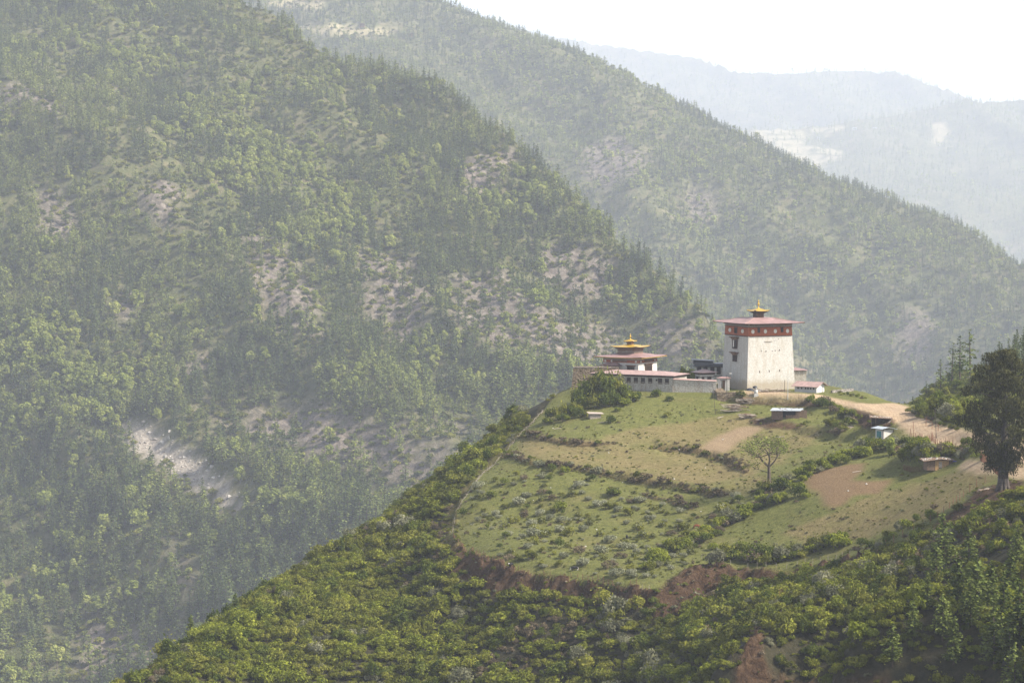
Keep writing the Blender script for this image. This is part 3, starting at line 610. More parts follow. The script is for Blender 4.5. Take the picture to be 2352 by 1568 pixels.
pts, rot, scl, idx = forest(A, 8.0, 1, 13, 22, LIGHT, len(BR), len(PN))
names = ['pine_tree']*4+['broadleaf_tree']*3
labs = ['dark green conifer in the forest on the hazy mountainside across the valley']*4+['pale green broadleaf tree among dark conifers on the mountainside across the valley']*3
grp = ['conifers on the near mountainside']*4+['broadleaf trees on the near mountainside']*3
rank = visible_rank(pts, scl[:, 2]*10)
isb = idx >= 4; o1 = np.argsort(-rank*(~isb))[:240]; o2 = np.argsort(-rank*isb)[:220]; sel = np.zeros(len(pts), bool); sel[o1] = True; sel[o2] = True
def sector_a(p):
    px, py = project(*p)
    v_ = 'high' if py < 420 else ('midway up' if py < 860 else ('low' if py < 1230 else 'at the foot of'))
    h_ = 'left edge' if px < 300 else ('left side' if px < 650 else ('middle' if px < 1050 else 'right flank'))
    return v_+(' on' if v_ != 'at the foot of' else '')+' the '+h_+' of the near mountainside'
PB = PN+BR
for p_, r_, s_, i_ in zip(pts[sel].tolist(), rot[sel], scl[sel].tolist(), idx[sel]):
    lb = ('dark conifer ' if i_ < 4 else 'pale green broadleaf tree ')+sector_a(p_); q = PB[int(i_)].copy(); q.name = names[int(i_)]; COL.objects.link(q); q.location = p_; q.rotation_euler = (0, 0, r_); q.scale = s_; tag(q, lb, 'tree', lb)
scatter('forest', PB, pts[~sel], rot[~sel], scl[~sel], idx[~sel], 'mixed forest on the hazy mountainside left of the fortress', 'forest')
print('A forest', len(pts))
x, y = jitter_grid(A.x0, 560, A.y0, A.y0+A.ny*A.st, 8.0); m = (y < sample_attr(A, A.Yc, x, y)) & (sample_attr(A, A.land, x, y) < .3); x, y = x[m], y[m]; z = A.h(x, y); px, py = project(x, y, z)
m = (px > -100) & (px < 1900) & (py < 1640) & (py > -40); x, y, z = x[m], y[m], z[m]; n = len(x); lt = blob(px[m], py[m], LIGHT)
idx = np.where(RNG.uniform(0, 1, n) < .12+lt*.8, 0, RNG.integers(1, 3, n)); s = RNG.uniform(1.8, 4.6, n)
scatter('undergrowth', SB, np.stack([x, y, z-.3], 1), RNG.uniform(0, 6, n), np.stack([s, s, s*.9], 1), idx, 'low green undergrowth between the trees of the mountainside', 'undergrowth')
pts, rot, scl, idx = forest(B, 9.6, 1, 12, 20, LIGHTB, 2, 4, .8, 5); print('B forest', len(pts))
# loose rock on the landslide
ST = []
for k in range(3):
    mb = MB(); vs, _ = dome_pts(14, 1.0, .8, .7); bmq = bmesh.new()
    for q in vs: bmq.verts.new(q)
    bmesh.ops.convex_hull(bmq, input=bmq.verts); me_ = bpy.data.meshes.new('stone_shape'); bmq.to_mesh(me_); bmq.free()
    me_.materials.append(flat('scree_rock_%d' % k, ((.34, .31, .27), (.25, .22, .19), (.44, .40, .35))[k], .3, .5)); o_s = bpy.data.objects.new('stone', me_); PROTO.objects.link(o_s); ST.append(o_s)
sx, sy = jitter_grid(A.x0, 0, A.y0, A.y0+A.ny*A.st, 3.4); lm = sample_attr(A, A.land, sx, sy) > .5; sx, sy = sx[lm], sy[lm]; ss = np.clip(RNG.lognormal(-.25, .6, len(sx)), .3, 3.4)
scatter('scree', ST, np.stack([sx, sy, A.h(sx, sy)], 1), RNG.uniform(0, 6, len(sx)), np.stack([ss, ss, ss*.8], 1), RNG.integers(0, 3, len(sx)), 'loose pale rubble of the landslide on the near mountainside', 'scree')
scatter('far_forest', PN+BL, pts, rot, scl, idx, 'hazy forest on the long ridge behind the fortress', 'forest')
x, y = jitter_grid(B.x0, 1180, B.y0, B.y0+B.ny*B.st, 14); m = (y < sample_attr(B, B.Yc, x, y)+5); x, y = x[m], y[m]; z = B.h(x, y); px, py = project(x, y, z); m = (px > 500) & (px < 2480) & (py < 1000) & (py > -60)
x, y, z = x[m], y[m], z[m]; n = len(x); s = RNG.uniform(2.0, 5, n); idx = np.where(RNG.uniform(0, 1, n) < .35, 0, RNG.integers(1, 3, n))
scatter('far_undergrowth', SB, np.stack([x, y, z-.3], 1), RNG.uniform(0, 6, n), np.stack([s, s, s*.9], 1), idx, 'yellow-green scrub on the long ridge behind the fortress', 'undergrowth')
pts, rot, scl, idx = forest(Cc, 27, .85, 16, 27, [], 2, 3, .8, 8); print('C', len(pts))
scatter('distant_forest', PL+BL, pts, rot, scl*1.35, idx, 'pale forest fading into haze on the distant hill at the right', 'forest')
pts, rot, scl, idx = forest(D_, 40, .9, 22, 36, [], 2, 3, .3, 9); print('D', len(pts))
scatter('ridge_forest', PL+BL, pts, rot, scl*1.3, idx, 'faint forest along the skyline ridge', 'forest')
# ------------------------------------------------------------------ building materials
def wall_mat(name, lo, hi, stain=(.42, .30, .17), amt=.55, zc=None):
    t = NT(name); p = t.pos(); n = t.noise(p, 2.6, 8, .8); n2 = t.noise(p, .35, 5, .6)
    col = t.ramp(n, [(.34, tuple(c_*.62 for c_ in lo)), (.46, lo), (.62, hi)])
    mp = t.n('ShaderNodeMapping'); t.l(p, mp.inputs[0]); mp.inputs['Scale'].default_value = (1.2, 1.2, .22)
    st = t.ramp(t.noise(mp.outputs[0], .8, 7, .75, .4), [(.46, (0, 0, 0)), (.70, (1, 1, 1))])
    if zc is not None:      # mud splashed on the foot of the wall
        sx = t.n('ShaderNodeSeparateXYZ'); t.l(p, sx.inputs[0]); zz = t.math('MULTIPLY', t.math('SUBTRACT', t.math('ADD', zc, t.math('MULTIPLY', n2, 3.0)), sx.outputs[2]), .6, True); col = t.mix(t.math('MULTIPLY', zz, .7), col, stain)
    col = t.mix(t.math('MULTIPLY', t.math('MULTIPLY', st, t.math('ADD', n2, .1)), amt*1.6, True), col, stain)
    return t.surf(col, .95, .1, n, .06)
WHITE = wall_mat('limewash', (.43, .41, .37), (.54, .52, .48), (.31, .25, .17), .6, -53.5)
WHITE2 = wall_mat('clean_limewash', (.50, .48, .44), (.60, .58, .55), (.36, .29, .20), amt=.2)
ROUGHW = wall_mat('weathered_limewash', (.34, .31, .265), (.55, .52, .46), (.23, .165, .10), .8)
def stone_mat(name, cs, sc=1.6):
    t = NT(name); p = t.pos(); mp = t.n('ShaderNodeMapping'); t.l(p, mp.inputs[0]); mp.inputs['Scale'].default_value = (1, 1, 2.2)
    v = t.n('ShaderNodeTexVoronoi'); t.l(mp.outputs[0], v.inputs['Vector']); v.inputs['Scale'].default_value = sc
    col = t.ramp(v.outputs['Color'], [(.1, cs[0]), (.5, cs[1]), (.9, cs[2])])
    col = t.mix(.8, col, t.ramp(v.outputs['Distance'], [(.3, (1, 1, 1)), (.75, (.3, .3, .3))]), 'MULTIPLY')
    return t.surf(col, .95, .1, v.outputs['Distance'], -.15)
STONE = stone_mat('brown_stone', [(.13, .095, .06), (.22, .165, .11), (.32, .25, .17)])
GSTONE = stone_mat('grey_stone', [(.16, .14, .12), (.26, .23, .20), (.38, .34, .30)])
ROOFR = flat('faded_red_roof', (.27, .165, .15), .42, .55, .55, .4)
ROOFP = flat('faded_pink_roof', (.33, .22, .195), .32, .8, .6, .35)
BAND = flat('ochre_red_band', (.30, .085, .034), .25, 2)
TIMB = flat('dark_timber', (.060, .036, .024), .4, 3)
TIMB2 = flat('painted_brown_timber', (.15, .085, .05), .35, 3)
FRIEZE = flat('grey_frieze', (.26, .22, .18), .3, 4)
GOLD = flat('golden_roof', (.52, .32, .035), .2, 2, .4, .5, .35)
GLASSD = flat('dark_opening', (.018, .014, .014), .3, 2, .4)
DISC = flat('white_disc', (.60, .57, .51), .08, 2)
BLACK = flat('black_sheet', (.02, .022, .03), .3, 2, .45, .5)
TIN = flat('pale_tin', (.34, .37, .40), .4, 1.6, .45, .5)
PLANK = flat('old_planks', (.17, .115, .078), .5, 3.5)
GREYW = flat('weathered_grey_wood', (.33, .28, .23), .35, 3)
REDPOST = flat('reddish_posts', (.20, .095, .055), .35, 3)
METAL = flat('pole_metal', (.45, .46, .46), .15, 2, .5, .5)
RUST = flat('dull_pole', (.10, .08, .065), .25, 2)
OCHREW = flat('ochre_boards', (.42, .26, .12), .35, 3)
ROCKM = flat('pale_rock', (.50, .47, .42), .25, 3)
BLUE = flat('blue_tarp', (.05, .09, .45), .2, 2, .5)
RED = flat('red_cloth', (.5, .05, .03), .2, 2, .7)
ORANGE = flat('orange_bits', (.75, .22, .03), .3, 2)
def lerp(a, b, t_): return a+(b-a)*t_
def window(parent, W, H, axis, at, z, depth, cols=2, lintel=.5, name='window'):
    """a timber window box on a wall. axis: 'x' faces -y (wall along x), 'y' faces -x. at = centre along the wall, depth = wall plane coordinate there"""
    fr = MB(); gl = MB(); ln = MB()
    def bx(m, u0, u1, d0, d1, z0, z1, mi=0):
        if axis == 'x': m.box(u0, u1, depth-d1, depth-d0, z0, z1, mi)
        else: m.box(depth-d1, depth-d0, u0, u1, z0, z1, mi)
    u0, u1 = at-W/2, at+W/2; t_ = W*.09+.03; P_ = .16
    bx(fr, u0, u0+t_, -.3, P_, z, z+H); bx(fr, u1-t_, u1, -.3, P_, z, z+H); bx(fr, u0+t_, u1-t_, -.3, P_, z, z+t_); bx(fr, u0+t_, u1-t_, -.3, P_, z+H-t_, z+H)
    for k in range(1, cols):
        uc = u0+W*k/cols; bx(fr, uc-t_*.35, uc+t_*.35, -.28, P_-.03, z+t_, z+H-t_)
    o = fr.build(name, TIMB, parent)
    bx(gl, u0+t_, u1-t_, -.3, .03, z+t_, z+H-t_); gl.build('pane', GLASSD, o)
    if lintel:
        bx(ln, u0-.12, u1+.12, -.2, .28, z+H+.003, z+H+.15*lintel*2); bx(ln, u0-.3, u1+.3, -.2, .45, z+H+.15*lintel*2, z+H+.3*lintel*2); bx(ln, u0-.45, u1+.45, -.2, .62, z+H+.3*lintel*2, z+H+.4*lintel*2)
        ln.build('lintel', TIMB2, o)
    return o
def spire(parent, c_, z, h, w_):
    MB().lathe([(w_*1.2, z), (w_*1.2, z+.05*h), (w_*.5, z+.12*h), (w_*.35, z+.3*h), (w_*1.0, z+.38*h), (w_*1.1, z+.5*h), (w_*.75, z+.62*h), (w_*.3, z+.68*h), (w_*.75, z+.75*h), (w_*.6, z+.84*h), (w_*.2, z+.9*h), (.01, z+h)], 10, c_).build('spire', GOLD, parent, True)
# ------------------------------------------------------------------ the tower
p0 = P(1716, 897.5, 740); GZ = -55.6
tw = thing('tower', (p0[0], p0[1], GZ), R(22.9), 'tall white tapering tower with a red band and broad red roof', 'tower')
W = 16.8
def inset(z): return .88*z/19.4
def sq(i): return (i, W-i, i, W-i)
MB().frus(sq(-.06), sq(inset(16.6)), -1.2, 16.6).build('wall', WHITE, tw)
MB().frus(tuple(q+s_ for q, s_ in zip(sq(inset(16.6)), (-.06, .06, -.06, .06))), tuple(q+s_ for q, s_ in zip(sq(inset(19.4)), (-.06, .06, -.06, .06))), 16.602, 19.4).build('red_band', BAND, tw)
i2 = inset(19.4); m = MB().frus(sq(i2), sq(i2-.15), 19.4, 20.35)
m.build('frieze', FRIEZE, tw)
m = MB()
for k in range(58):
    u = i2+.2+(W-2*i2-.4)*k/57
    m.box(u-.07, u+.07, i2-.2, i2-.02, 16.42, 16.62); m.box(i2-.2, i2-.02, u-.07, u+.07, 16.42, 16.62)
    if k % 2: m.box(u-.1, u+.1, i2-.75, i2-.1, 20.0, 20.4); m.box(i2-.75, i2-.1, u-.1, u+.1, 20.0, 20.4)
m.box(i2-.24, W-i2+.24, i2-.24, i2-.06, 16.62, 16.72); m.box(i2-.24, i2-.06, i2-.06, W-i2+.24, 16.62, 16.72)
m.box(i2-.22, W-i2+.22, i2-.22, i2-.06, 19.36, 19.5); m.box(i2-.22, i2-.06, i2-.06, W-i2+.22, 19.36, 19.5)
m.build('cornice', TIMB, tw)
span = W-2*i2
for tt_ in (.094, .384, .616, .9):
    u = i2+span*tt_; d = .67; vs = [(u+.53*math.cos(2*PI*k/20), d, 18.05+.62*math.sin(2*PI*k/20)) for k in range(20)]
    MB().add(vs+[(x_, y_+.12, z_) for x_, y_, z_ in vs], [tuple(range(20)), tuple(range(20, 40))[::-1]]+[(k, 20+k, 20+(k+1) % 20, (k+1) % 20) for k in range(20)]).build('roundel', DISC, tw)
for tt_ in (.24, .79):
    u = i2+span*tt_; d = .67; vs = [(d, u+.85*math.cos(2*PI*k/20), 18.05+.62*math.sin(2*PI*k/20)) for k in range(20)]
    MB().add(vs+[(x_+.12, y_, z_) for x_, y_, z_ in vs], [tuple(range(20))[::-1], tuple(range(20, 40))]+[(k, (k+1) % 20, 20+(k+1) % 20, 20+k) for k in range(20)]).build('roundel', DISC, tw)
for tt_ in (.23, .772): window(tw, .8, 1.55, 'x', i2+span*tt_, 17.7, .74, 3, 0)
window(tw, 1.7, 1.9, 'y', i2+span*.527, 17.2, .74, 3, 0)
def bay(z0, h_, w_, at):
    d = inset(z0)+.05; fr = MB(); t_ = .16
    fr.box(d-.55, d+.5, at-w_/2, at-w_/2+t_, z0, z0+h_); fr.box(d-.55, d+.5, at+w_/2-t_, at+w_/2, z0, z0+h_); fr.box(d-.55, d+.5, at-w_/2+t_, at+w_/2-t_, z0, z0+.18)
    fr.box(d-.53, d+.5, at-.09, at+.09, z0+.18, z0+h_)
    o = fr.build('window', TIMB, tw)
    MB().box(d-.15, d+.4, at-w_/2+t_, at+w_/2-t_, z0+.18, z0+h_).build('pane', GLASSD, o)
    MB().box(d-.42, d-.40, at+.15, at+w_/2-t_-.1, z0+.5, z0+h_*.95).build('curtain', DISC, o) if h_ > 2.4 else None
    l_ = MB(); z = z0+h_; l_.box(d-.7, d+.4, at-w_/2-.1, at+w_/2+.1, z+.002, z+.3); l_.box(d-.9, d+.4, at-w_/2-.4, at+w_/2+.4, z+.3, z+.62); l_.box(d-1.15, d+.4, at-w_/2-.85, at+w_/2+.85, z+.62, z+.85); l_.box(d-1.35, d+.4, at-w_/2-1.1, at+w_/2+1.1, z+.85, z+.95)
    l_.build('lintel', TIMB2, o)
bay(12.5, 2.75, 2.6, W*.52); bay(8.5, 2.0, 2.1, W*.50)
m = MB()
for u, z, a_, b_ in ((5.2,11.9,.16,.3),(6.7,11.8,.18,.34),(8.9,11.9,.14,.2),(10.0,11.9,.14,.3),(11.4,12.0,.18,.4),(5.1,12.5,.1,.2),(4.4,5.4,.1,.6),(7.8,5.5,.1,.6),(11.4,5.6,.1,.6),(9.9,15.1,.2,.16),(11.1,15.6,.3,.12)):
    dd = inset(z); m.box(u, u+a_, dd-.12, dd+.1, z, z+b_)
m.build('putlog_holes', TIMB, tw)
MB().box(6.4, 8.9, inset(14.9)-.2, inset(14.9)+.1, 14.85, 15.0).build('ledge', GREYW, tw)
ov = 3.0; e0, e1 = i2-ov, W-i2+ov; c_ = W/2
rf = MB().hip(e0, e1, e0, e1, 20.4, 1.45, .2, (c_-3.2, c_+3.2, c_-3.2, c_+3.2), 0, 1, .12).build('roof', [ROOFR, TIMB], tw)
MB().box(i2-1.2, W-i2+1.2, i2-1.2, W-i2+1.2, 20.352, 20.41).build('soffit', TIMB, rf)
m = MB()
for (ax, ay), (bx_, by_) in (((e0, e0), (c_-3.2, c_-3.2)), ((e1, e0), (c_+3.2, c_-3.2)), ((e0, e1), (c_-3.2, c_+3.2))):
    m.path([(ax, ay, 20.76), (lerp(ax, bx_, .5), lerp(ay, by_, .5), 21.25), (bx_, by_, 22.08)], [.1, .1, .1], 5)
m.build('hip_ridge', ROOFP, rf)
m = MB().box(c_-1.25, c_+1.25, c_-1.25, c_+1.25, 22.0, 23.35).box(c_-1.6, c_+1.6, c_-1.6, c_+1.6, 23.35, 23.65).box(c_-2.0, c_+2.0, c_-2.0, c_+2.0, 23.65, 23.95)
lan = m.build('lantern', TIMB, tw); m = MB()
for k in range(5):
    u = c_-1.1+2.2*k/4; m.box(u-.07, u+.07, c_-1.3, c_-1.25, 22.1, 23.3); m.box(c_-1.3, c_-1.25, u-.07, u+.07, 22.1, 23.3)
m.build('slats', TIMB2, lan)
MB().hip(c_-2.75, c_+2.75, c_-2.75, c_+2.75, 23.95, .75, .1, (c_-.5, c_+.5, c_-.5, c_+.5), 0, 1, .35).build('golden_roof', [GOLD, TIMB], tw)
spire(tw, (c_, c_), 24.75, 2.9, .3)
# ------------------------------------------------------------------ the temple
q0 = P(1466, 850, 757)
te = thing('temple', (q0[0], q0[1], -55.3), R(58.7), 'square white temple with a red roof under two tiers of golden roofs', 'temple')
Wt = 12.5; H1 = 8.6
MB().frus((-.15, Wt+.15, -.15, Wt+.15), (0, Wt, 0, Wt), -.5, H1-1.55-.02).build('wall', WHITE2, te)
MB().box(-.05, Wt+.05, -.05, Wt+.05, H1-1.57, H1-.72).build('red_band', BAND, te)
MB().box(-.02, Wt+.02, -.02, Wt+.02, H1-.718, H1+.02).build('frieze', FRIEZE, te)
def tdisc(face, u):
    vs = [(0, 0.38*math.cos(2*PI*k/16), 0.34*math.sin(2*PI*k/16)) for k in range(16)]
    if face == 'x': vs = [(u+b_, -.1, H1-1.12+z_) for a_, b_, z_ in vs]; w2 = [(x_, y_+.1, z_) for x_, y_, z_ in vs]
    else: vs = [(-.1, u+b_, H1-1.12+z_) for a_, b_, z_ in vs]; w2 = [(x_+.1, y_, z_) for x_, y_, z_ in vs]
    MB().add(vs+w2, [tuple(range(16)), tuple(range(16, 32))[::-1]]+[(k, 16+k, 16+(k+1) % 16, (k+1) % 16) for k in range(16)]).build('roundel', DISC, te)
for u in (1.6, 11.0): tdisc('x', u)
for u in (.8, 9.5, 11.8): tdisc('y', u)
window(te, 4.6, 4.4, 'x', 6.6, 1.9, -.1, 6, .5); window(te, 2.6, 4.6, 'y', 2.6, 1.4, -.1, 4, .5)
m = MB().box(-.35, 0, 4.1, 9.1, H1-1.3, H1-.75).box(4.0, 9.1, -.35, 0, H1-1.3, H1-.75); m.build('window_hood', TIMB2, te)
po = MB().hip(-2.4, .2, 5.6, 12.6, H1-2.55, .9, .12, (-.6, .1, 7.4, 10.8), 0, 1, .12).build('porch_roof', [ROOFR, TIMB], te)
m = MB()
for u in (6.2, 8.4, 10.4, 12.0): m.tube((-2.0, u, 0), (-2.0, u, H1-2.5), .12)
m.build('porch_post', TIMB2, te); MB().box(-.18, 0, 7.6, 10.4, 1.5, H1-2.7).build('door', TIMB, te)
o1_, o2_ = -2.35, Wt+2.35
rf = MB().hip(o1_, o2_, o1_, o2_, H1+.05, .95, .18, (3.0, Wt-3.0, 3.0, Wt-3.0), 0, 1, .28).build('roof', [ROOFR, TIMB], te)
m = MB()
for a_ in ((o1_, o2_, o1_-.03, o1_+.05), (o1_-.03, o1_+.05, o1_, o2_)): m.box(*a_, H1+.03, H1+.17)
m.build('gold_trim', GOLD, rf)
cc = Wt/2
up = MB().box(cc-3.0, cc+3.0, cc-3.0, cc+3.0, H1+1.0, H1+2.5).box(cc-3.3, cc+3.3, cc-3.3, cc+3.3, H1+2.5, H1+2.8).box(cc-3.6, cc+3.6, cc-3.6, cc+3.6, H1+2.8, H1+3.1).build('upper_storey', TIMB2, te)
m = MB()
for k in range(12):
    u = cc-2.7+5.4*k/11
    m.box(u-.13, u+.13, cc-3.05, cc-3.0, H1+1.35, H1+2.1); m.box(cc-3.05, cc-3.0, u-.13, u+.13, H1+1.35, H1+2.1)
m.build('panels', FRIEZE, up)
MB().hip(cc-4.75, cc+4.75, cc-4.75, cc+4.75, H1+3.1, .62, .14, (cc-1.2, cc+1.2, cc-1.2, cc+1.2), 0, 1, .32).build('golden_roof', [GOLD, TIMB], te)
MB().box(cc-.8, cc+.8, cc-.8, cc+.8, H1+3.85, H1+4.65).box(cc-1.0, cc+1.0, cc-1.0, cc+1.0, H1+4.65, H1+4.85).build('lantern', TIMB2, te)
MB().hip(cc-1.65, cc+1.65, cc-1.65, cc+1.65, H1+4.85, .6, .1, (cc-.25, cc+.25, cc-.25, cc+.25), 0, 1, .2).build('golden_roof', [GOLD, TIMB], te)
spire(te, (cc, cc), H1+5.5, 1.9, .24)
# ------------------------------------------------------------------ long range, walls, gate, small buildings
r0 = P(1545, 900.6, 733)
rg = thing('monastery_wing', (r0[0], r0[1], -55.6), R(62), 'long low whitewashed wing with a row of brown windows and a faded pink roof', 'building')
RL, RD, RH = 27.0, 10.5, 5.0
MB().frus((-.25, RD, -.25, RL), (0, RD, 0, RL), -3.0, RH-.55).build('wall', ROUGHW, rg)
MB().box(-.1, RD+.1, -.1, RL+.1, RH-.55, RH-.3).box(-.4, RD+.4, -.4, RL+.4, RH-.3, RH-.003).build('cornice', TIMB, rg)
MB().hip(-1.0, RD+1, -1.0, RL+1, RH, .85, .12, (RD*.42, RD*.58, RD*.5, RL-RD*.5), 0, 1, .0).build('roof', [ROOFP, TIMB], rg)
for u in (14.7, 12.3, 9.9, 7.46, 4.16, 1.87, 17.1, 19.5): window(rg, 1.3, 1.65, 'y', u, 2.5, -.02, 3, 0)
window(rg, .5, .6, 'y', 5.34, 3.3, -.02, 1, 0)
def wallseg(name, a, b, z0, ha, hb, th, mat, label, cat, cop=None, parts=None):
    a = Vector((a[0], a[1], 0)); b = Vector((b[0], b[1], 0)); L = (b-a).length; ang = math.atan2(b.y-a.y, b.x-a.x)
    t_ = thing(name, (a.x, a.y, z0), ang, label, cat)
    MB().hexa([(0, 0, -3), (L, 0, -3), (L, th, -3), (0, th, -3), (0, 0, ha), (L, 0, hb), (L, th, hb), (0, th, ha)]).build('masonry', mat, t_)
    if cop: MB().hexa([(-.1, -.35, ha+.003), (L+.1, -.35, hb+.003), (L+.1, th+.35, hb+.003), (-.1, th+.35, ha+.003), (-.1, th*.4, ha+.35), (L+.1, th*.4, hb+.35), (L+.1, th*.6, hb+.35), (-.1, th*.6, ha+.35)]).build('coping', cop, t_)
    return t_
a_ = P(1546.5, 900, 733); b_ = P(1645, 900, 731.2)
wallseg('boundary_wall', a_, b_, -55.6, 4.0, 3.55, .7, ROUGHW, 'weathered white boundary wall with pink coping between the long wing and the gate', 'wall', ROOFP)
g0 = P(1649, 893, 739); gt = thing('gate', (g0[0], g0[1], -54.7), R(-8), 'small white gatehouse with a red roof and a tall brown door beside the tower', 'gate')
m = MB().box(0, 1.0, 0, 1.4, -2, 3.0).box(2.15, 3.4, 0, 1.4, -2, 3.0).box(1.0, 2.15, 0, 1.4, 2.35, 3.0); m.build('wall', WHITE2, gt)
MB().box(1.0, 1.08, .05, .5, 0, 2.35).box(2.07, 2.15, .05, .5, 0, 2.35).box(.6, 2.6, -.12, -.003, 2.36, 2.5).build('frame', TIMB, gt); MB().box(1.45, 2.07, .25, .33, 0, 2.3).build('door', TIMB2, gt)
MB().hip(-.5, 3.9, -.5, 1.9, 3.0, .35, .08, (.7, 2.7, .6, .8), 0, 1, .05).build('roof', [ROOFR, TIMB], gt)
# terrace the gate stands on
t0 = P(1647, 905, 722.5); t1 = P(1697, 905, 722.0)
tr_ = thing('retaining_terrace', (t0[0], t0[1], -54.7), R(1), 'rough stone retaining wall holding up the ground before the gate', 'retaining wall')
MB().box(0, t1[0]-t0[0], 0, .8, -5, 0).box(0, 3.2, .8, 18, -5, -.05).build('masonry', STONE, tr_)
wallseg('retaining_wall', P(1698, 905, 722.0), P(1733, 905, 721.0), -55.35, .0, .0, .8, STONE, 'low stone retaining wall running from the terrace to the white stupa', 'retaining wall')
s0 = P(1736.5, 907.5, 720.5); st = thing('stupa', (s0[0], s0[1], -55.7), 0, 'small white stupa at the edge of the yard in front of the tower', 'stupa')
MB().box(-.65, .65, -.65, .65, -.6, .55).box(-.5, .5, -.5, .5, .55, .8).build('base', WHITE2, st)
MB().lathe([(.5, .8), (.56, 1.15), (.5, 1.6), (.38, 1.85)], 14).build('dome', WHITE2, st, True)
MB().box(-.24, .24, -.24, .24, 1.85, 2.05).build('collar', TIMB, st); MB().lathe([(.17, 2.05), (.1, 2.4), (.02, 2.7)], 8).build('spire', WHITE2, st)
# pavilion
v0 = P(1607, 870, 745); pv_ = thing('pavilion', (v0[0], v0[1], -55.6), R(18), 'small white house with a hipped pink roof behind the boundary wall', 'building')
MB().box(0, 4.6, 0, 3.6, -.5, 4.55).build('wall', WHITE2, pv_); MB().box(-.1, 4.7, -.1, 3.7, 3.75, 3.95).box(-.35, 4.95, -.35, 3.95, 4.55, 5.15).build('cornice', TIMB, pv_)
MB().hip(-1.2, 5.8, -1.2, 4.8, 5.15, .85, .1, (1.8, 2.8, 1.6, 2.0), 0, 1, .08).build('roof', [ROOFP, TIMB], pv_)
window(pv_, 1.3, 1.0, 'x', 3.2, 3.0, -.02, 3, 0); window(pv_, .8, .9, 'x', 1.1, 3.1, -.02, 2, 0); window(pv_, 1.2, 1.0, 'y', 1.8, 3.0, -.02, 2, 0)
d0 = P(1597, 880, 768); dk = thing('courtyard_building', (d0[0], d0[1], -55.6), R(-3), 'dark timber-roofed gallery building in the courtyard between temple and tower', 'building')
MB().box(0, 11.5, 0, 5, -.5, 5.7).build('wall', WHITE2, dk)
m = MB().box(-.8, 12.2, -1.4, 6, 5.7, 5.9).box(-.4, 12.0, -1.0, 5.6, 5.9, 6.6); m.box(-.6, 5.6, 1.5, 6.2, 6.6, 7.4)
m.build('roof', BLACK, dk); MB().hexa([(-1, 1, 7.6), (6.2, 1, 7.2), (6.2, 6.8, 7.2), (-1, 6.8, 7.6), (-1, 1, 7.72), (6.2, 1, 7.32), (6.2, 6.8, 7.32), (-1, 6.8, 7.72)]).build('raised_roof', BLACK, dk)
for u in (1.2, 3.2, 5.4, 7.4, 9.8): window(dk, 1.3, 2.2, 'x', u, 3.2, -.02, 3, 0)
MB().box(-.05, 11.55, -.1, -.003, 5.4, 5.69).box(-.05, 11.55, -.1, -.003, 2.6, 2.8).build('beam', TIMB, dk)
# bastion at the left end
b0 = P(1310, 903, 752); bs = thing('stone_bastion', (b0[0], b0[1], -56), R(-4), 'brown unplastered stone wall at the left end of the fortress', 'stone wall')
MB().frus((0, 15, 0, 9), (.9, 15, .9, 9), -3, 6.6).build('masonry', STONE, bs); MB().box(.8, 15, .8, 1.5, 6.602, 6.85).build('coping', GSTONE, bs)
# annex and outhouse at the right
n0 = P(1829, 880, 764); an = thing('annex', (n0[0], n0[1], -55.6), R(4), 'low white annex with a small red roof half hidden behind the tower', 'building')
MB().box(-4, 3.2, 0, 6, -1, 4.6).build('wall', ROUGHW, an); MB().hip(-4.5, 3.7, -.5, 6.5, 4.6, .7, .1, (-2, 0.6, 2.9, 3.1), 0, 1).build('roof', [ROOFR, TIMB], an)
h0 = P(1875.3, 903.8, 727.5); oh = thing('outhouse', (h0[0], h0[1], -55.6), R(57), 'small grey-white outhouse with a row of tiny windows and a pink gabled roof', 'outhouse')
OL, OD, OH = 7.3, 5.4, 2.35     # y along the long side going left, x along the gable side
MB().box(0, OD, 0, OL, -.8, OH).add([(0, 0, OH), (OD, 0, OH), (OD/2, 0, OH+.95), (0, .2, OH), (OD, .2, OH), (OD/2, .2, OH+.95)], [(0, 1, 2), (5, 4, 3), (0, 2, 5, 3), (1, 4, 5, 2)]).build('wall', flat('grey_plaster', (.50, .49, .47), .08, 1), oh)
m = MB()
for s_ in (0, 1):
    x0, x1 = (-.95, OD/2) if s_ == 0 else (OD+.95, OD/2); z0 = OH-.33
    m.hexa([(x0, -1.0, z0), (x1, -1.0, OH+1.0), (x1, OL+.7, OH+1.0), (x0, OL+.7, z0), (x0, -1.0, z0+.1), (x1, -1.0, OH+1.1), (x1, OL+.7, OH+1.1), (x0, OL+.7, z0+.1)] if s_ == 0 else
           [(x1, -1.0, OH+1.003), (x0, -1.0, z0), (x0, OL+.7, z0), (x1, OL+.7, OH+1.003), (x1, -1.0, OH+1.103), (x0, -1.0, z0+.1), (x0, OL+.7, z0+.1), (x1, OL+.7, OH+1.103)])
m.build('roof', ROOFP, oh)
for u in (.9, 1.9, 2.8, 3.6, 4.9, 6.1): window(oh, .42, .5, 'y', u, 1.3, -.005, 1, 0)
MB().box(3.9, 4.0, -.08, -.003, 0, 2.2).build('downpipe', TIMB, oh)
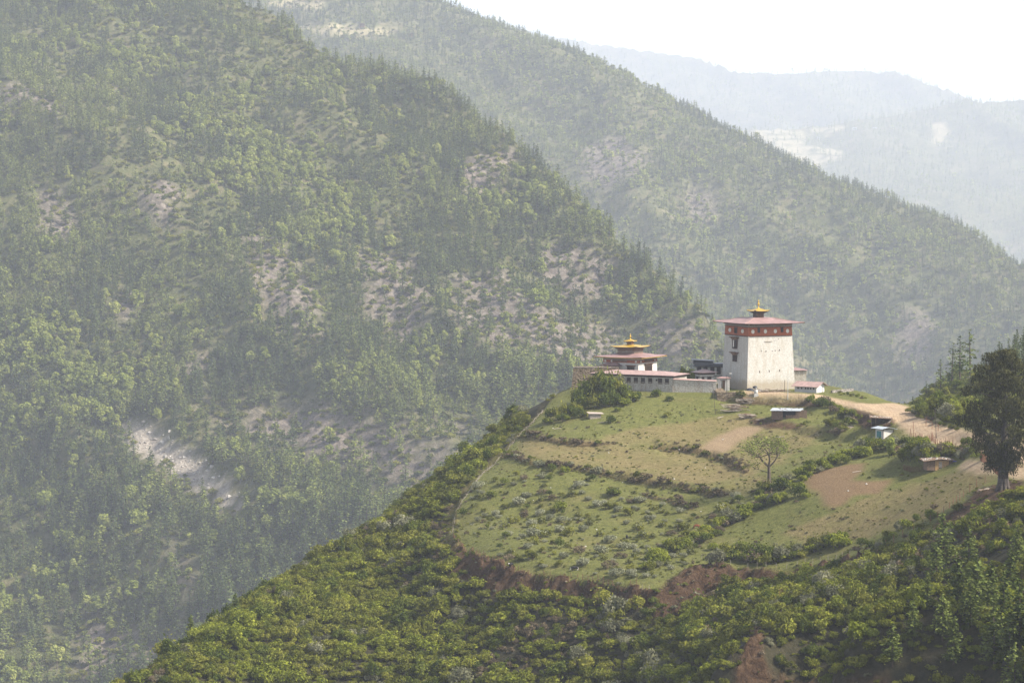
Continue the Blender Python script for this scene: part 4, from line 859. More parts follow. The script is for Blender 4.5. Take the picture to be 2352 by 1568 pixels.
# ------------------------------------------------------------------ yard clutter
def lamp(name, px, py, Y, zt, arm, label, mat):
    b = P(px, py, Y); t_ = thing(name, tuple(b), 0, label, 'lamp post')
    MB().tube((0, 0, -.5), (0, 0, zt), .09, .06).build('pole', mat, t_)
    MB().path([(0, 0, zt), (arm*.5, -.1, zt+.45), (arm, -.1, zt+.5)], [.05, .05, .04]).build('arm', mat, t_)
    x0, x1 = sorted((arm*.85, arm*1.6)); MB().box(x0, x1, -.28, .08, zt+.42, zt+.6).build('lamp_head', DISC, t_)
lamp('lamp_post', 1669, 909, 719, 6.2, .9, 'thin dull lamp post in front of the gate, left of the tower', RUST)
lamp('lamp_post', 1809.5, 914.5, 717, 6.1, -.8, 'white lamp post standing before the outhouse', METAL)
lamp('lamp_post', 1324, 860, 760, 5.4, .3, 'thin lamp post rising behind the stone bastion', RUST)
def on(px, py): return T.hit(px, py)
tb = on(1765, 903); hp = thing('tarp_pile', (P(1727, 896, 734)[0], 734, -55.6), R(10), 'heap of black plastic tanks and tarps at the foot of the tower', 'tarp pile')
m = MB(); m.lathe([(1.0, 0), (1.15, .5), (1.0, 1.1), (.3, 1.3)], 9, (-.6, 0)).lathe([(.9, 0), (.95, .4), (.8, .9), (.2, 1.05)], 8, (1.2, -.3)).lathe([(.7, 0), (.75, .5), (.4, .8)], 8, (2.6, 0)); m.build('bundle', BLACK, hp)
MB().lathe([(.62, 1.15), (.75, 1.4), (.7, 1.75), (.2, 1.95)], 10, (1.0, .1)).build('tank', BLACK, hp)
random.seed(5)
def logs(name, px, py, n, L, spread_, hgt, label, ang=0.2, mat=None, Y=None, cat='log pile'):
    b = on(px, py); t_ = thing(name, tuple(b), 0, label, cat)
    for k in range(n):
        m = MB(); a = ang+random.uniform(-.55, .55); z = 1.5*hgt*random.random()*(1-abs(k/n-.5)*.6)+.1; cx, cy = random.uniform(-spread_, spread_), random.uniform(-.8, .8); l = L*random.uniform(.35, 1)/2
        tl = random.uniform(-.12, .12)
        m.tube((cx-l*math.cos(a), cy-l*math.sin(a), z-l*tl), (cx+l*math.cos(a), cy+l*math.sin(a), z+l*tl), .11, .08, 5); m.build('log', mat or (GREYW if k % 3 else PLANK), t_)
    return t_
logs('log_pile', 1687, 946, 34, 5.5, 2.4, 1.5, 'largest heap of grey timber on the grass below the gate')
logs('log_pile', 1714, 927, 22, 4.5, 2.0, 1.2, 'stacked poles against the bank between gate and wooden hut')
logs('log_pile', 1716, 961, 26, 4.2, 1.6, 1.0, 'small heap of split logs left of the wooden hut')
logs('log_pile', 1772, 900, 26, 6.5, 4.5, .6, 'jumble of scrap timber along the foot of the tower', cat='timber heap')
logs('log_pile', 1943, 985, 10, 6, 2.5, .4, 'scattered branches lying on the bank right of the wooden hut', cat='timber heap')
logs('log_pile', 2262, 1126, 6, 4, 1.2, .3, 'pale fallen branches at the foot of the big cypress', .4, cat='branches')
for px, py, a, l, lab in ((1655,960,.9,3,'pole leaning on the log heap'),(1748,965,.3,3.2,'single beam on the worn ground beside the wooden hut'),(1380,972,.2,2.2,'short plank lying below the stacked-board hut'),(1280,986,.4,2.2,'plank lying on the grass near the left fence'),(1790,1005,.1,3,'long pole lying on the meadow below the wooden hut'),(1968,1085,.5,2.6,'pale stick lying beside the ploughed patch')):
    b = on(px, py); o = MB().tube((-l/2*math.cos(a), -l/2*math.sin(a), .12), (l/2*math.cos(a), l/2*math.sin(a), .35), .1, .08, 5).build('fallen_pole', GREYW); o.location = b; tag(o, lab, 'pole')
ld = thing('ladder', (P(1788, 898, 737)[0], 735.5, -55.6), 0, 'wooden ladder leaning against the tower wall above the scrap timber', 'ladder')
m = MB(); m.tube((0, 0, 0), (.9, 1.2, 2.9), .05).tube((.6, 0, 0), (1.5, 1.2, 2.9), .05); m.build('rail', GREYW, ld); m = MB()
for k in range(6): f_ = .1+k*.16; m.tube((.9*f_, 1.2*f_, 2.9*f_), (.6+.9*f_, 1.2*f_, 2.9*f_), .04)
m.build('rung', GREYW, ld)
def pole(px, py, h, label, lean=(0, 0), r=.09, mat=RUST):
    b = on(px, py); o = MB().tube((0, 0, -.4), (lean[0], lean[1], h), r, r*.6).build('pole', mat); o.location = b; tag(o, label, 'pole'); return b
pole(1643.5, 952, 9.0, 'tall thin wooden pole standing on the grass left of the log heaps', (-.9, 0)); pole(2151, 1006, 7.6, 'dark pole standing beside the wide dirt track', (-.5, 0)); pole(1802, 900, 3.6, 'short pole in the timber at the foot of the tower')
w0 = wallseg('stone_wall', P(1912, 906, 728), P(1961, 905, 735), -55.6, 1.0, 1.1, .6, GSTONE, 'low grey dry-stone wall behind the outhouse', 'stone wall')
# ------------------------------------------------------------------ huts
def planks(m, x0, x1, y, z0, z1, st, face='x', gap=.02):
    k = x0
    while k < x1-.02:
        w_ = min(st*random.uniform(.8, 1.2), x1-k); d = random.uniform(0, .05); zt = z1+random.uniform(-.06, .06)
        if face == 'x': m.box(k, k+w_-gap, y-d-.06, y, z0, zt)
        else: m.box(y-d-.06, y, k, k+w_-gap, z0, zt)
        k += w_
hb = on(1808, 961); hu = thing('wooden_hut', (hb[0]-4.2, hb[1], hb[2]), R(-2), 'brown plank hut with a white sheet roof weighted by stones, below the tower', 'hut')
m = MB(); planks(m, 0, 2.9, 0, -.4, 2.3, .22); planks(m, 3.8, 7.6, 0, -.4, .95, .22); planks(m, 6.6, 7.6, -.002, .95, 2.3, .22); m.box(7.6, 7.75, 0, 4, -.4, 2.3); m.box(0, 7.6, 3.9, 4, -.4, 2.3); m.box(-.1, 0, 0, 4, -.4, 2.3); planks(m, 7.75, 10.0, 1.0, -.4, 2.3, .22)
m.build('wall', PLANK, hu); MB().box(.05, 7.55, 1.2, 1.3, -.3, 2.25).build('interior', GLASSD, hu)
rf = MB().hexa([(-.9, -.9, 2.25), (8.0, -.9, 2.2), (9.2, 3.4, 2.6), (.2, 3.4, 2.7), (-.9, -.9, 2.33), (8.0, -.9, 2.28), (9.2, 3.4, 2.68), (.2, 3.4, 2.78)]).build('roof', TIN, hu)
for k in range(20):
    m = MB(); u, v = random.uniform(-.5, 8.6), random.uniform(-.6, 3.1); L_ = random.uniform(.1, .9); z = 2.33+.11*v
    m.tube((u, v, z+.06), (u+L_, v+random.uniform(-.2, .2), z+.1), .08, .07, 5).build('weight', PLANK if k % 2 else ROCKM, rf)
sb_ = on(2034, 1005); sh = thing('tin_roofed_shed', tuple(sb_), R(30), 'small whitewashed shed with a shiny tin roof and turquoise door among bushes', 'shed')
m = MB().box(-1.0, 2.6, 0, 3, -.6, 2.1); m.build('wall', WHITE2, sh); MB().box(-1.08, -1.0, .6, 2.4, -.1, 1.7).build('door', flat('turquoise_door', (.07, .19, .20), .3, 3), sh)
m = MB().hexa([(-2.0, -.9, 2.35), (.4, -.9, 2.75), (.4, 3.8, 2.75), (-2.0, 3.8, 2.35), (-2.0, -.9, 2.43), (.4, -.9, 2.83), (.4, 3.8, 2.83), (-2.0, 3.8, 2.43)]).hexa([(.4, -.9, 2.753), (3.4, -.9, 2.15), (3.4, 3.8, 2.15), (.4, 3.8, 2.753), (.4, -.9, 2.833), (3.4, -.9, 2.23), (3.4, 3.8, 2.23), (.4, 3.8, 2.833)]); m.build('roof', TIN, sh)
for u in (-.9, 2.5): MB().box(u, u+.12, -.12, 0, -.5, 2.2).build('post', TIMB, sh)
ob = on(2027, 984); ob = (ob[0], ob[1]+3, on(2027, 978)[2]); op = thing('open_shed', ob, R(-8), 'ramshackle open shed roofed with stones and branches beside the dirt track', 'shed')
MB().box(-2.6, 2.8, 2.2, 2.3, -1.0, 1.9).box(-2.7, -2.6, 0, 2.3, -1.0, 1.9).build('wall', TIMB, op)
for u in (-2.6, -1.4, 2.6): MB().tube((u, 0, -1.2), (u, 0, 1.9), .09).build('post', PLANK, op)
rf = MB().hexa([(-3.1, -.5, 2.0), (3.2, -.5, 1.65), (3.2, 2.8, 1.8), (-3.1, 2.8, 2.15), (-3.1, -.5, 2.12), (3.2, -.5, 1.77), (3.2, 2.8, 1.92), (-3.1, 2.8, 2.27)]).build('roof', PLANK, op)
for k in range(30):
    u, v = random.uniform(-3, 3), random.uniform(-.4, 2.6); s_ = random.uniform(.1, .2); z = 2.08-.055*u+.05*v; o = MB().lathe([(s_*.7, z), (s_, z+s_*.5), (s_*.4, z+s_)], 5, (u, v)).build('stone', ORANGE if k in (3, 17) else ROCKM, rf)
for k in range(3): MB().tube((.4+k*.5, -.8, -.6+k*.1), (3.0, -.3, 1.6), .06).build('pole', GREYW, op)
rb = on(2163, 1076); rh = thing('board_cabin', (rb[0]-3.6, rb[1], rb[2]), R(4), 'low ochre board cabin with a stone-covered roof and blue tarp, right of the ploughed patch', 'cabin')
m = MB(); planks(m, 0, 2.0, 0, -.5, 1.9, .24); planks(m, 5.4, 7.0, 0, -.5, 1.75, .3); m.box(0, 7, 3.3, 3.4, -.5, 1.9).box(-.1, 0, 0, 3.4, -.5, 1.9).box(7.0, 7.1, 0, 3.4, -.5, 1.75); m.build('wall', PLANK, rh)
m = MB(); planks(m, 2.0, 5.4, -.003, -.5, 1.9, .4); m.build('board_panel', OCHREW, rh); MB().box(2.9, 3.7, -.14, -.08, -.3, 1.6).build('door', GREYW, rh)
rf = MB().hexa([(-1.1, -.8, 1.75), (3.5, -.8, 2.25), (3.5, 4, 2.4), (-1.1, 4, 1.95), (-1.1, -.8, 1.87), (3.5, -.8, 2.37), (3.5, 4, 2.52), (-1.1, 4, 2.07)]).hexa([(3.5, -.8, 2.253), (8.2, -.8, 1.65), (8.2, 4, 1.8), (3.5, 4, 2.403), (3.5, -.8, 2.373), (8.2, -.8, 1.77), (8.2, 4, 1.92), (3.5, 4, 2.523)]).build('roof', PLANK, rh)
for k in range(60):
    u, v = random.uniform(-1, 8), random.uniform(-.7, 3.8); s_ = random.uniform(.1, .22); z = (1.87+(u+1.1)*.109 if u < 3.5 else 2.37-(u-3.5)*.128)+.03*(v+.8); MB().lathe([(s_*.7, z), (s_, z+s_*.5), (s_*.4, z+s_)], 5, (u, v)).build('stone', ROCKM if k % 3 else GREYW, rf)
MB().box(6.2, 8.25, -.86, -.8, 1.72, 1.84).build('tarp', BLUE, rf)
kb = on(1369, 961); kh = thing('board_stack_hut', tuple(kb), R(12), 'tiny hut of stacked boards with a slab roof beside the bushes on the left', 'hut')
m = MB()
for k in range(6): m.box(-1.8, 1.5, 0, 2.2, -.3+k*.25, -.08+k*.25)
m.build('wall', GREYW, kh); MB().hexa([(-2.3, -.5, 1.45), (2.3, -.5, 1.3), (2.3, 2.6, 1.5), (-2.3, 2.6, 1.7), (-2.3, -.5, 1.55), (2.3, -.5, 1.4), (2.3, 2.6, 1.6), (-2.3, 2.6, 1.8)]).build('roof', flat('slab_roof', (.36, .30, .25), .3, 2), kh)
# ------------------------------------------------------------------ fences
def walk(pts, st, off=0):
    q = [np.array(on(*p)) for p in pts]; out = []; carry = off
    for a, b in zip(q[:-1], q[1:]):
        L = np.hypot(*(b-a)[:2]); d = carry
        while d < L: out.append(a+(b-a)*d/L); d += st
        carry = d-L
    for o in out: o[2] = T.h(o[0], o[1])
    return out
def fence(name, pts, st, h, rails, mat, label, post='post', r=.06, mess=.15, hv=.25, wire=False, tmat=None):
    w_ = walk(pts, st); o0 = w_[0]; t_ = thing(name, tuple(o0), 0, label, 'fence'); tops = []
    for k, p in enumerate(w_):
        p = p-o0; hh = h*random.uniform(1-hv, 1+hv); l_ = (random.uniform(-mess, mess), random.uniform(-mess, mess)); tops.append((p, l_, hh))
        if k < 99: MB().tube((p[0], p[1], p[2]-.4), (p[0]+l_[0], p[1]+l_[1], p[2]+hh), r, r*.75, 5).build(post, mat, t_)
    n = 0
    for k in range(len(tops)-1):
        for f_ in rails:
            if n > 97 or (not wire and random.random() < mess*.8): continue
            (a, la, ha), (b, lb, hb_) = tops[k], tops[k+1]; e = random.uniform(-mess, mess)
            MB().tube((a[0], a[1]-r, a[2]+h*f_+e*.6), (b[0], b[1]-r, b[2]+h*f_-e*.6), .012 if wire else r*.7, None, 4).build('wire' if wire else 'rail', RUST if wire else (tmat or mat), t_); n += 1
    return t_
fence('rail_fence', [(1248,945),(1207,988)], 2.6, .8, (.3, .75), GREYW, 'broken grey rail fence at the top left corner of the field', mess=.5)
fence('rail_fence', [(1207,988),(1168,1031),(1150,1052),(1110,1088),(1085,1122),(1062,1152),(1045,1185),(1037,1226)], 1.7, .7, (.35, .8), flat('bleached_wood', (.24, .205, .165), .3, 3), 'bleached zigzag rail fence following the left edge of the field', mess=.6, r=.06)
fence('stick_fence', [(1040,1236),(1060,1256),(1100,1277),(1150,1297),(1198,1314)], 1.1, 1.3, (.4, .75), TIMB2, 'leaning stick fence at the lower left corner of the field', mess=.3, r=.07)
fence('stick_fence', [(1200,1315),(1260,1322),(1320,1328),(1338,1326)], 1.6, 1.2, (.35, .7), TIMB2, 'sagging stick fence along the bottom of the field beside the cows', mess=.35, r=.08)
fence('board_fence', [(1338,1334),(1400,1341),(1450,1346),(1472,1350)], 1.5, 1.35, (.2, .5, .8), TIMB2, 'sturdier dark rail fence along the bottom edge of the field', mess=.12, r=.09)
fence('broken_fence', [(1474,1352),(1498,1358),(1522,1358)], 1.8, 1.0, (.3, .7), GREYW, 'collapsed grey fence end beside the gully', mess=.6)
fence('post_fence', [(1612,1283),(1680,1300),(1760,1303),(1840,1296),(1915,1285),(1965,1272)], 2.4, 1.3, (.6,), GREYW, 'thin post fence under the hedge at the lower edge of the field', mess=.2, r=.05, wire=True)
fence('red_post_fence', [(2262,1108),(2240,1122),(2212,1142),(2180,1168),(2150,1190),(2110,1222),(2065,1250),(2020,1272),(1965,1292)], 2.3, 1.7, (.4, .75), REDPOST, 'line of reddish posts and wire running down from the big cypress', mess=.12, r=.08, wire=True)
fence('red_post_fence', [(1855,1343),(1820,1362),(1790,1380),(1772,1396)], 3.2, 2.2, (.4, .75), REDPOST, 'short run of reddish posts and wire in the thicket above the cliff', mess=.15, r=.08, wire=True)
fence('stake_fence', [(2090,1002),(2115,1012),(2150,1020),(2185,1028),(2210,1034)], 1.0, 1.6, (), REDPOST, 'row of rough reddish stakes along the lower side of the dirt track', mess=.15, hv=.45, r=.08)
fence('stake_fence', [(2252,1058),(2270,1072),(2285,1085),(2300,1098)], .55, 2.0, (), REDPOST, 'tight palisade of red-brown stakes left of the big cypress trunk', mess=.12, r=.08)
fence('stake_fence', [(2312,1082),(2335,1076),(2362,1070)], .6, 2.0, (), REDPOST, 'tight palisade of red-brown stakes right of the big cypress trunk', mess=.12, r=.08)
fence('yard_frame', [(2098,985),(2125,978),(2165,992)], 3.6, 2.0, (.95,), REDPOST, 'open frame of posts and rails standing on the dirt track', mess=.1, r=.09)
fence('wattle_fence', [(2074,1080),(2095,1086),(2120,1082),(2143,1074)], .32, 1.35, (.2, .4, .6, .8, .95), TIMB2, 'woven brushwood fence around the vegetable plot beside the cabin', mess=.1, hv=.12, r=.05)
# ------------------------------------------------------------------ cattle
def cow(px, py, ang, L, cols, label, down=True):
    b = on(px, py); me = bpy.data.meshes.new('cow'); s_ = L/2.0
    hz_ = .35 if down else 1.25
    V = [(0,0,1.0),(-.45,0,1.02),(-.85,0,1.0),(.45,0,1.0),(.78,0,1.05),(1.05,0,.85 if down else 1.25),(1.22,0,hz_+.1),(1.42,0,hz_-.15),
         (.55,.17,.65),(.55,.18,.3),(.57,.18,0),(.55,-.17,.65),(.62,-.18,.3),(.66,-.18,0),(-.8,.18,.62),(-.9,.19,.34),(-.84,.19,0),(-.8,-.18,.62),(-.82,-.19,.34),(-.74,-.19,0),(-1.0,0,.9),(-1.05,0,.45)]
    E_ = [(0,1),(1,2),(0,3),(3,4),(4,5),(5,6),(6,7),(3,8),(8,9),(9,10),(3,11),(11,12),(12,13),(2,14),(14,15),(15,16),(2,17),(17,18),(18,19),(2,20),(20,21)]
    rr = [.36,.37,.3,.34,.24,.17,.15,.09,.15,.08,.06,.15,.08,.06,.17,.08,.06,.17,.08,.06,.05,.03]
    me.from_pydata([tuple(c_*s_ for c_ in v) for v in V], E_, []); o = bpy.data.objects.new('cow', me); COL.objects.link(o)
    sk = o.modifiers.new('skin', 'SKIN'); sk.use_smooth_shade = True
    for d, r_ in zip(me.skin_vertices[0].data, rr): d.radius = (r_*s_, r_*s_)
    me.skin_vertices[0].data[0].use_root = True
    o.modifiers.new('sub', 'SUBSURF').levels = 1
    bpy.context.view_layer.update(); dg = bpy.context.evaluated_depsgraph_get(); m2 = bpy.data.meshes.new_from_object(o.evaluated_get(dg)); o.modifiers.clear(); o.data = m2
    for c_ in cols: m2.materials.append(c_)
    if len(cols) > 1:
        for f_ in m2.polygons:
            x_, y_, z_ = [q/s_ for q in f_.center]
            if x_ > 1.12 or (z_ < .62 and x_ < -.6) or (z_ < .45 and x_ < 0) or x_ < -.98: f_.material_index = 1
    o.location = b; o.rotation_euler = (0, 0, ang); tag(o, label, 'cow')
    for sg in (-1, 1):
        h_ = MB().tube((1.18*s_, sg*.1*s_, (hz_+.2)*s_), (1.1*s_, sg*.28*s_, (hz_+.26)*s_), .03*s_, .05*s_, 4).build('ear', cols[0], o)
BK = flat('black_hide', (.014, .013, .013), .2, 2, .7); WH = flat('white_hide', (.65, .6, .55), .1, 2); RDH = flat('red_brown_hide', (.16, .05, .025), .2, 2)
cow(1320, 1311, R(188), 1.7, [BK, WH], 'black grazing cow with white rump just above the bottom fence')
cow(1174, 1306, R(238), 1.7, [BK, WH], 'black and white cow beside the leaning stick fence at lower left', False)
cow(1600, 1213, R(10), 1.6, [RDH], 'red-brown cow grazing beside a dark bush on the right of the pasture')
cow(1440, 1238, R(95), 1.5, [BK], 'black cow seen end-on among the blossoming shrubs')
# white stones on the field
rk = MB().lathe([(.18, -.1), (.26, .08), (.2, .22), (.06, .3)], 7).build('white_stone', ROCKM, None, True, PROTO)
sp_list = [(1343,1078),(1398,1040),(1392,1159),(1488,1005),(1270,984),(1560,1033),(1430,1109),(1265,1120),(1225,1150),(1500,1270),(1370,1216),(1660,1010),(1728,1031),(1880,1000),(1948,1128),(1990,1112),(1345,1255),(1170,1190),(1610,1175),(1548,1100),(1620,1075)]
for k, (px, py) in enumerate(sp_list):
    o = rk.copy(); COL.objects.link(o); o.location = on(px, py); s_ = random.uniform(.45, 1.05); o.scale = (s_, s_, s_*.8); o.rotation_euler = (0, 0, random.uniform(0, 6)); tag(o, 'small white stone lying loose on the grazed field', 'stone', 'white stones on the field')
b = on(1300, 1338); o = rk.copy(); COL.objects.link(o); o.name = 'boulder'; o.location = (b[0], b[1], b[2]); o.scale = (1.5, 1.3, 1.0); o.data = rk.data.copy(); o.data.materials[0] = STONE; tag(o, 'pale boulder lodged in the scarp below the bottom fence', 'boulder')
# distant houses
def farhouse(name, f_, px, py, w_, d_, h_, label, rmat, wmat, ang=0):
    x, y, z = f_.hit(px, py); t_ = thing(name, (x, y, z), ang, label, 'house')
    MB().box(-w_/2, w_/2, -d_/2, d_/2, -6, h_).build('wall', wmat, t_); MB().hip(-w_*.72, w_*.72, -d_*.75, d_*.75, h_+.6, h_*.4, .3, (-w_*.4, w_*.4, -.3, .3)).build('roof', rmat, t_)
    for u in (-.28, 0, .28): MB().box(w_*(u-.07), w_*(u+.07), -d_/2-.1, -d_/2+.1, h_*.45, h_*.75).build('window', GLASSD, t_)
farhouse('farmhouse', B, 832, 64, 9, 6, 4, 'dark-roofed farmhouse above the pale field high on the long ridge', TIMB, TIMB2)
farhouse('farmhouse', B, 943, 86, 9, 6, 4, 'dark-roofed farmhouse at the forest edge, right of the other on the long ridge', TIMB, TIMB2)
farhouse('village_house', Cc, 1963, 302, 17, 10, 7, 'white house among the terraced fields on the distant hill', TIN, WHITE2)
farhouse('village_house', Cc, 2010, 298, 15, 10, 6, 'smaller white house right of the first on the distant hill', TIN, WHITE2)
farhouse('village_house', Cc, 1880, 320, 10, 8, 6, 'tiny white shrine-like house below the terraces on the distant hill', TIN, WHITE2)
x, y, z = A.hit(2, 258); o = MB().box(-9, 3.2, 0, 5, -6, 4.5).build('retaining_wall', WHITE2); o.location = (x, y, z); o.rotation_euler = (0, R(12), 0); tag(o, 'pale concrete wall in the forest at the left edge', 'wall')
# ------------------------------------------------------------------ shrubs of the field
def place(protos, k, px, py, s, name, label, cat, group, ground=None, zs=1.0):
    b = on(px, py) if ground is None else ground; q = protos[k].copy(); q.name = name; COL.objects.link(q); q.location = (b[0], b[1], b[2]-.05)
    q.rotation_euler = (0, 0, random.uniform(0, 6.28)); q.scale = (s*random.uniform(.9, 1.15), s*random.uniform(.9, 1.15), s*zs); tag(q, label, cat, group); return q
FS = [shrub_proto('f0', L_GREY, 8, 80, mat2=L_BLOOM, f2=.45, rag=.3), shrub_proto('f1', L_OLIVE, 8, 80, mat2=L_BLOOM, f2=.22), shrub_proto('f2', L_OLIVE, 6, 80, rag=.4), shrub_proto('f3', L_BROWN, 7, 60, rag=.7), shrub_proto('f4', L_GREEN, 6, 90, tall=1.2)]
FL = ['grey-green shrub frosted with pale blossom', 'olive shrub with a few pale flower tips', 'low dark olive shrub', 'brown twiggy shrub', 'fresh green shrub']
FIELD = [(1110,1105),(1180,1068),(1290,1078),(1420,1110),(1500,1150),(1610,1180),(1690,1140),(1720,1160),(1640,1240),(1560,1310),(1480,1335),(1330,1318),(1200,1298),(1090,1262),(1045,1225),(1070,1160)]
rs = np.random.default_rng(3); n = 0; put = []
def where_(px, py):
    row = 'upper' if py < 1140 else ('middle' if py < 1225 else 'lower')
    col_ = 'left' if px < 1230 else ('centre' if px < 1420 else 'right')
    return 'in the '+row+' '+col_+' of the pasture'
while n < 260:
    px, py = rs.uniform(1040, 1720), rs.uniform(1068, 1335)
    if not inpoly(np.array(px), np.array(py), FIELD): continue
    dn = .9 if py > 1130 else .45
    if px > 1450 and py > 1180: dn = 1.0
    if rs.uniform() > dn or (px < 1150 and py > 1200 and rs.uniform() < .6): continue
    s = float(np.clip(rs.lognormal(.10, .42), .4, 2.1)); b = on(px, py)
    if any(math.hypot(b[0]-q[0], b[1]-q[1]) < (s+q[2])*.75 for q in put): continue
    if any(math.hypot(px-cx_, py-cy_-4) < 20 for cx_, cy_ in ((1320,1311),(1174,1306),(1600,1213),(1440,1238))): continue
    put.append((b[0], b[1], s)); k = int(rs.choice(5, p=[.32, .28, .24, .08, .08])); n += 1
    place(FS, k, px, py, s, 'pasture_shrub', FL[k]+' '+where_(px, py), 'shrub', FL[k]+' '+where_(px, py), b)
# tiny tufts all over the field: one mass
def tufts():
    x, y = jitter_grid(-60, 200, 400, 735, 1.45); z = T.h(x, y); px, py = project(x, y, z)
    ok = (~sample_attr(T, outm, x, y)) & (py > 925) & (px < 2400) & (px > 1000) & (sample_attr(T, thick, x, y) < .3); bad = (sample_attr(T, road, x, y) > .1) | (sample_attr(T, pl2, x, y) > .1) | (sample_attr(T, pl1, x, y) > .1)
    st_ = np.zeros(len(x))
    for q, d, amp in STEPS[:5]: st_ = np.maximum(st_, 1-sstep(.6, 2.2, sample_attr(T, d, x, y)))
    nn = fbm(x/7, y/7, 71); dens = .16+.45*(nn > .52)+.75*st_; dens = np.where(bad, 0, dens)
    dd_ = sample_attr(T, dirt, x, y); dens = np.where((dd_ > .3) & (py > 1240), .5, dens); ok = ok | ((dd_ > .3) & (sample_attr(T, road, x, y) < .1) & (py > 1200))
    k = ok & (RNG.uniform(0, 1, len(x)) < dens); x, y, z = x[k], y[k], z[k]; n = len(x); s = np.clip(RNG.lognormal(-1.45, .45, n), .12, .6)*(1+.8*st_[k])*np.where(dd_[k] > .3, 1.9, 1)
    idx = RNG.choice(4, n, p=[.42, .26, .2, .12]); idx = np.where((st_[k] > .3) & (RNG.uniform(0, 1, n) < .45), 2, idx)
    scatter('grass_tufts', TF, np.stack([x, y, z-.02], 1), RNG.uniform(0, 6, n), np.stack([s*1.2, s*1.2, s], 1), idx, 'low weeds and grass tufts dotting the field', 'grass')
TF = [shrub_proto('g0', L_OLIVE, 4, 26, size=.22), shrub_proto('g1', L_GREEN, 4, 26, size=.22), shrub_proto('g2', L_BROWN, 4, 26, size=.2), shrub_proto('g3', L_GREY, 4, 26, size=.22)]
tufts()
# hedgerows
HS = [shrub_proto('h0', L_LIME, 9, 100, tall=1.15, rag=.35), shrub_proto('h1', L_GREEN, 8, 100, tall=1.1, rag=.7), shrub_proto('h2', L_OLIVE, 8, 90, rag=.7), shrub_proto('h3', L_GREY, 8, 90, rag=.4), shrub_proto('h4', L_BROWN, 8, 70, rag=.6), shrub_proto('h5', L_GREEN, 8, 100, mat2=L_LIME, f2=.5, tall=1.3, rag=.4)]
HL = ['bright yellow-green shrub', 'deep green shrub', 'dull olive shrub', 'silvery grey shrub', 'brown twiggy shrub', 'mottled green and lime shrub']
def hedge(pts, where, n, s0, s1, wgt, jx=10, jy=7):
    pts = np.array(pts, float); seg = np.hypot(*np.diff(pts, axis=0).T); cum = np.concatenate([[0], np.cumsum(seg)])
    for i in range(n):
        d = cum[-1]*(i+rs.uniform(0, 1))/n; px = np.interp(d, cum, pts[:, 0])+rs.uniform(-jx, jx); py = np.interp(d, cum, pts[:, 1])+rs.uniform(-jy, jy)
        k = int(rs.choice(6, p=np.array(wgt)/sum(wgt))); place(HS, k, px, py, rs.uniform(s0, s1), 'hedge_shrub', HL[k]+' '+where, 'shrub', HL[k]+' '+where, None, rs.uniform(.85, 1.25))
hedge([(1480,1320),(1545,1262),(1600,1250),(1650,1225),(1680,1200),(1720,1180)], 'in the band climbing from the gully to the bare tree', 34, 1.2, 2.6, [6, 2, 1.5, 1.5, .5, 2], 14, 10)
hedge([(1720,1180),(1755,1155),(1800,1160),(1740,1130),(1810,1118),(1860,1140)], 'around the foot of the bare tree', 26, 1.2, 2.4, [4, 2, 1.5, 1.5, 1.5, 3], 14, 9)
hedge([(1830,1105),(1860,1085),(1900,1072),(1935,1060),(1960,1045),(1985,1040)], 'along the upper edge of the ploughed patch', 24, 1.3, 2.4, [4, 3, 1, .3, .3, 4])
hedge([(1650,1290),(1700,1284),(1760,1290),(1820,1280),(1870,1262),(1910,1250),(1925,1262)], 'in the thick hedge above the post fence', 40, 1.3, 2.9, [3, 3, 3, 1.5, .8, 2], 14, 9)
hedge([(1940,1235),(1990,1262),(2040,1240),(2100,1215),(2150,1180),(2180,1170)], 'in the scrub beside the red post fence', 24, .8, 1.8, [1.5, 3, 3, 2, 3, 1], 20, 10)
hedge([(1975,1045),(2010,1030),(2050,1035),(2090,1030),(2130,1045),(2080,1050),(2180,1045),(2220,1050)], 'in the scrub between the tin-roofed shed and the cabin', 50, 1.2, 2.7, [3, 3, 2.5, 3, 1.5, 3], 16, 12)
hedge([(1870,935),(1900,930),(1930,950),(1960,968),(1900,985),(1940,1000)], 'on the bank below the dirt track', 26, .9, 2.1, [1.5, 3, 4, 1, 3, 2], 14, 9)
hedge([(2080,945),(2120,962),(2160,975),(2200,990)], 'on the far verge of the dirt track', 14, .7, 1.2, [.5, 1, 5, 2, 2, 0], 6, 3)
hedge([(2210,1040),(2225,1030),(2235,1045),(2260,1060)], 'between the stakes and the big cypress', 8, 1.0, 1.9, [3, 4, 1, 1, .5, 2], 6, 5)
hedge([(1925,905),(1960,908),(1990,915)], 'on the grassy knoll behind the outhouse', 10, .5, .9, [1, 3, 3, 1, 1, 0], 8, 3)
for px, py, s, k, lab in ((1508,912,2.0,1,'round green bush against the long white wing'),(1538,922,1.4,1,'small green bush right of the round one below the white wing'),(1533,958,1.5,2,'dark bush alone on the slope below the boundary wall'),(1403,971,1.9,1,'green bush just right of the stacked-board hut'),(1270,915,1.3,2,'lone bush on the skyline left of the stone bastion'),(1258,922,.9,2,'smallest bush on the skyline left of the stone bastion'),
    (1704,915,2.0,2,'dark bush against the stone retaining terrace'),(1940,958,2.4,5,'feathery upright bush on the reddish bank'),(1890,934,2.2,1,'dark green bush below the outhouse'),(1284,1172,2.1,5,'bright green upright bush in the middle of the pasture'),(1297,1085,1.7,0,'lime green bush on the second terrace bank'),(1412,1140,2.0,5,'spreading green bush at the end of the third terrace bank'),
    (1640,1262,1.6,0,'lime bush at the left end of the hedge above the gully'),(1418,945,1.3,0,'pale sapling above the bush beside the board hut')):
    place(HS, k, px, py, s, 'bush', lab, 'bush', None)
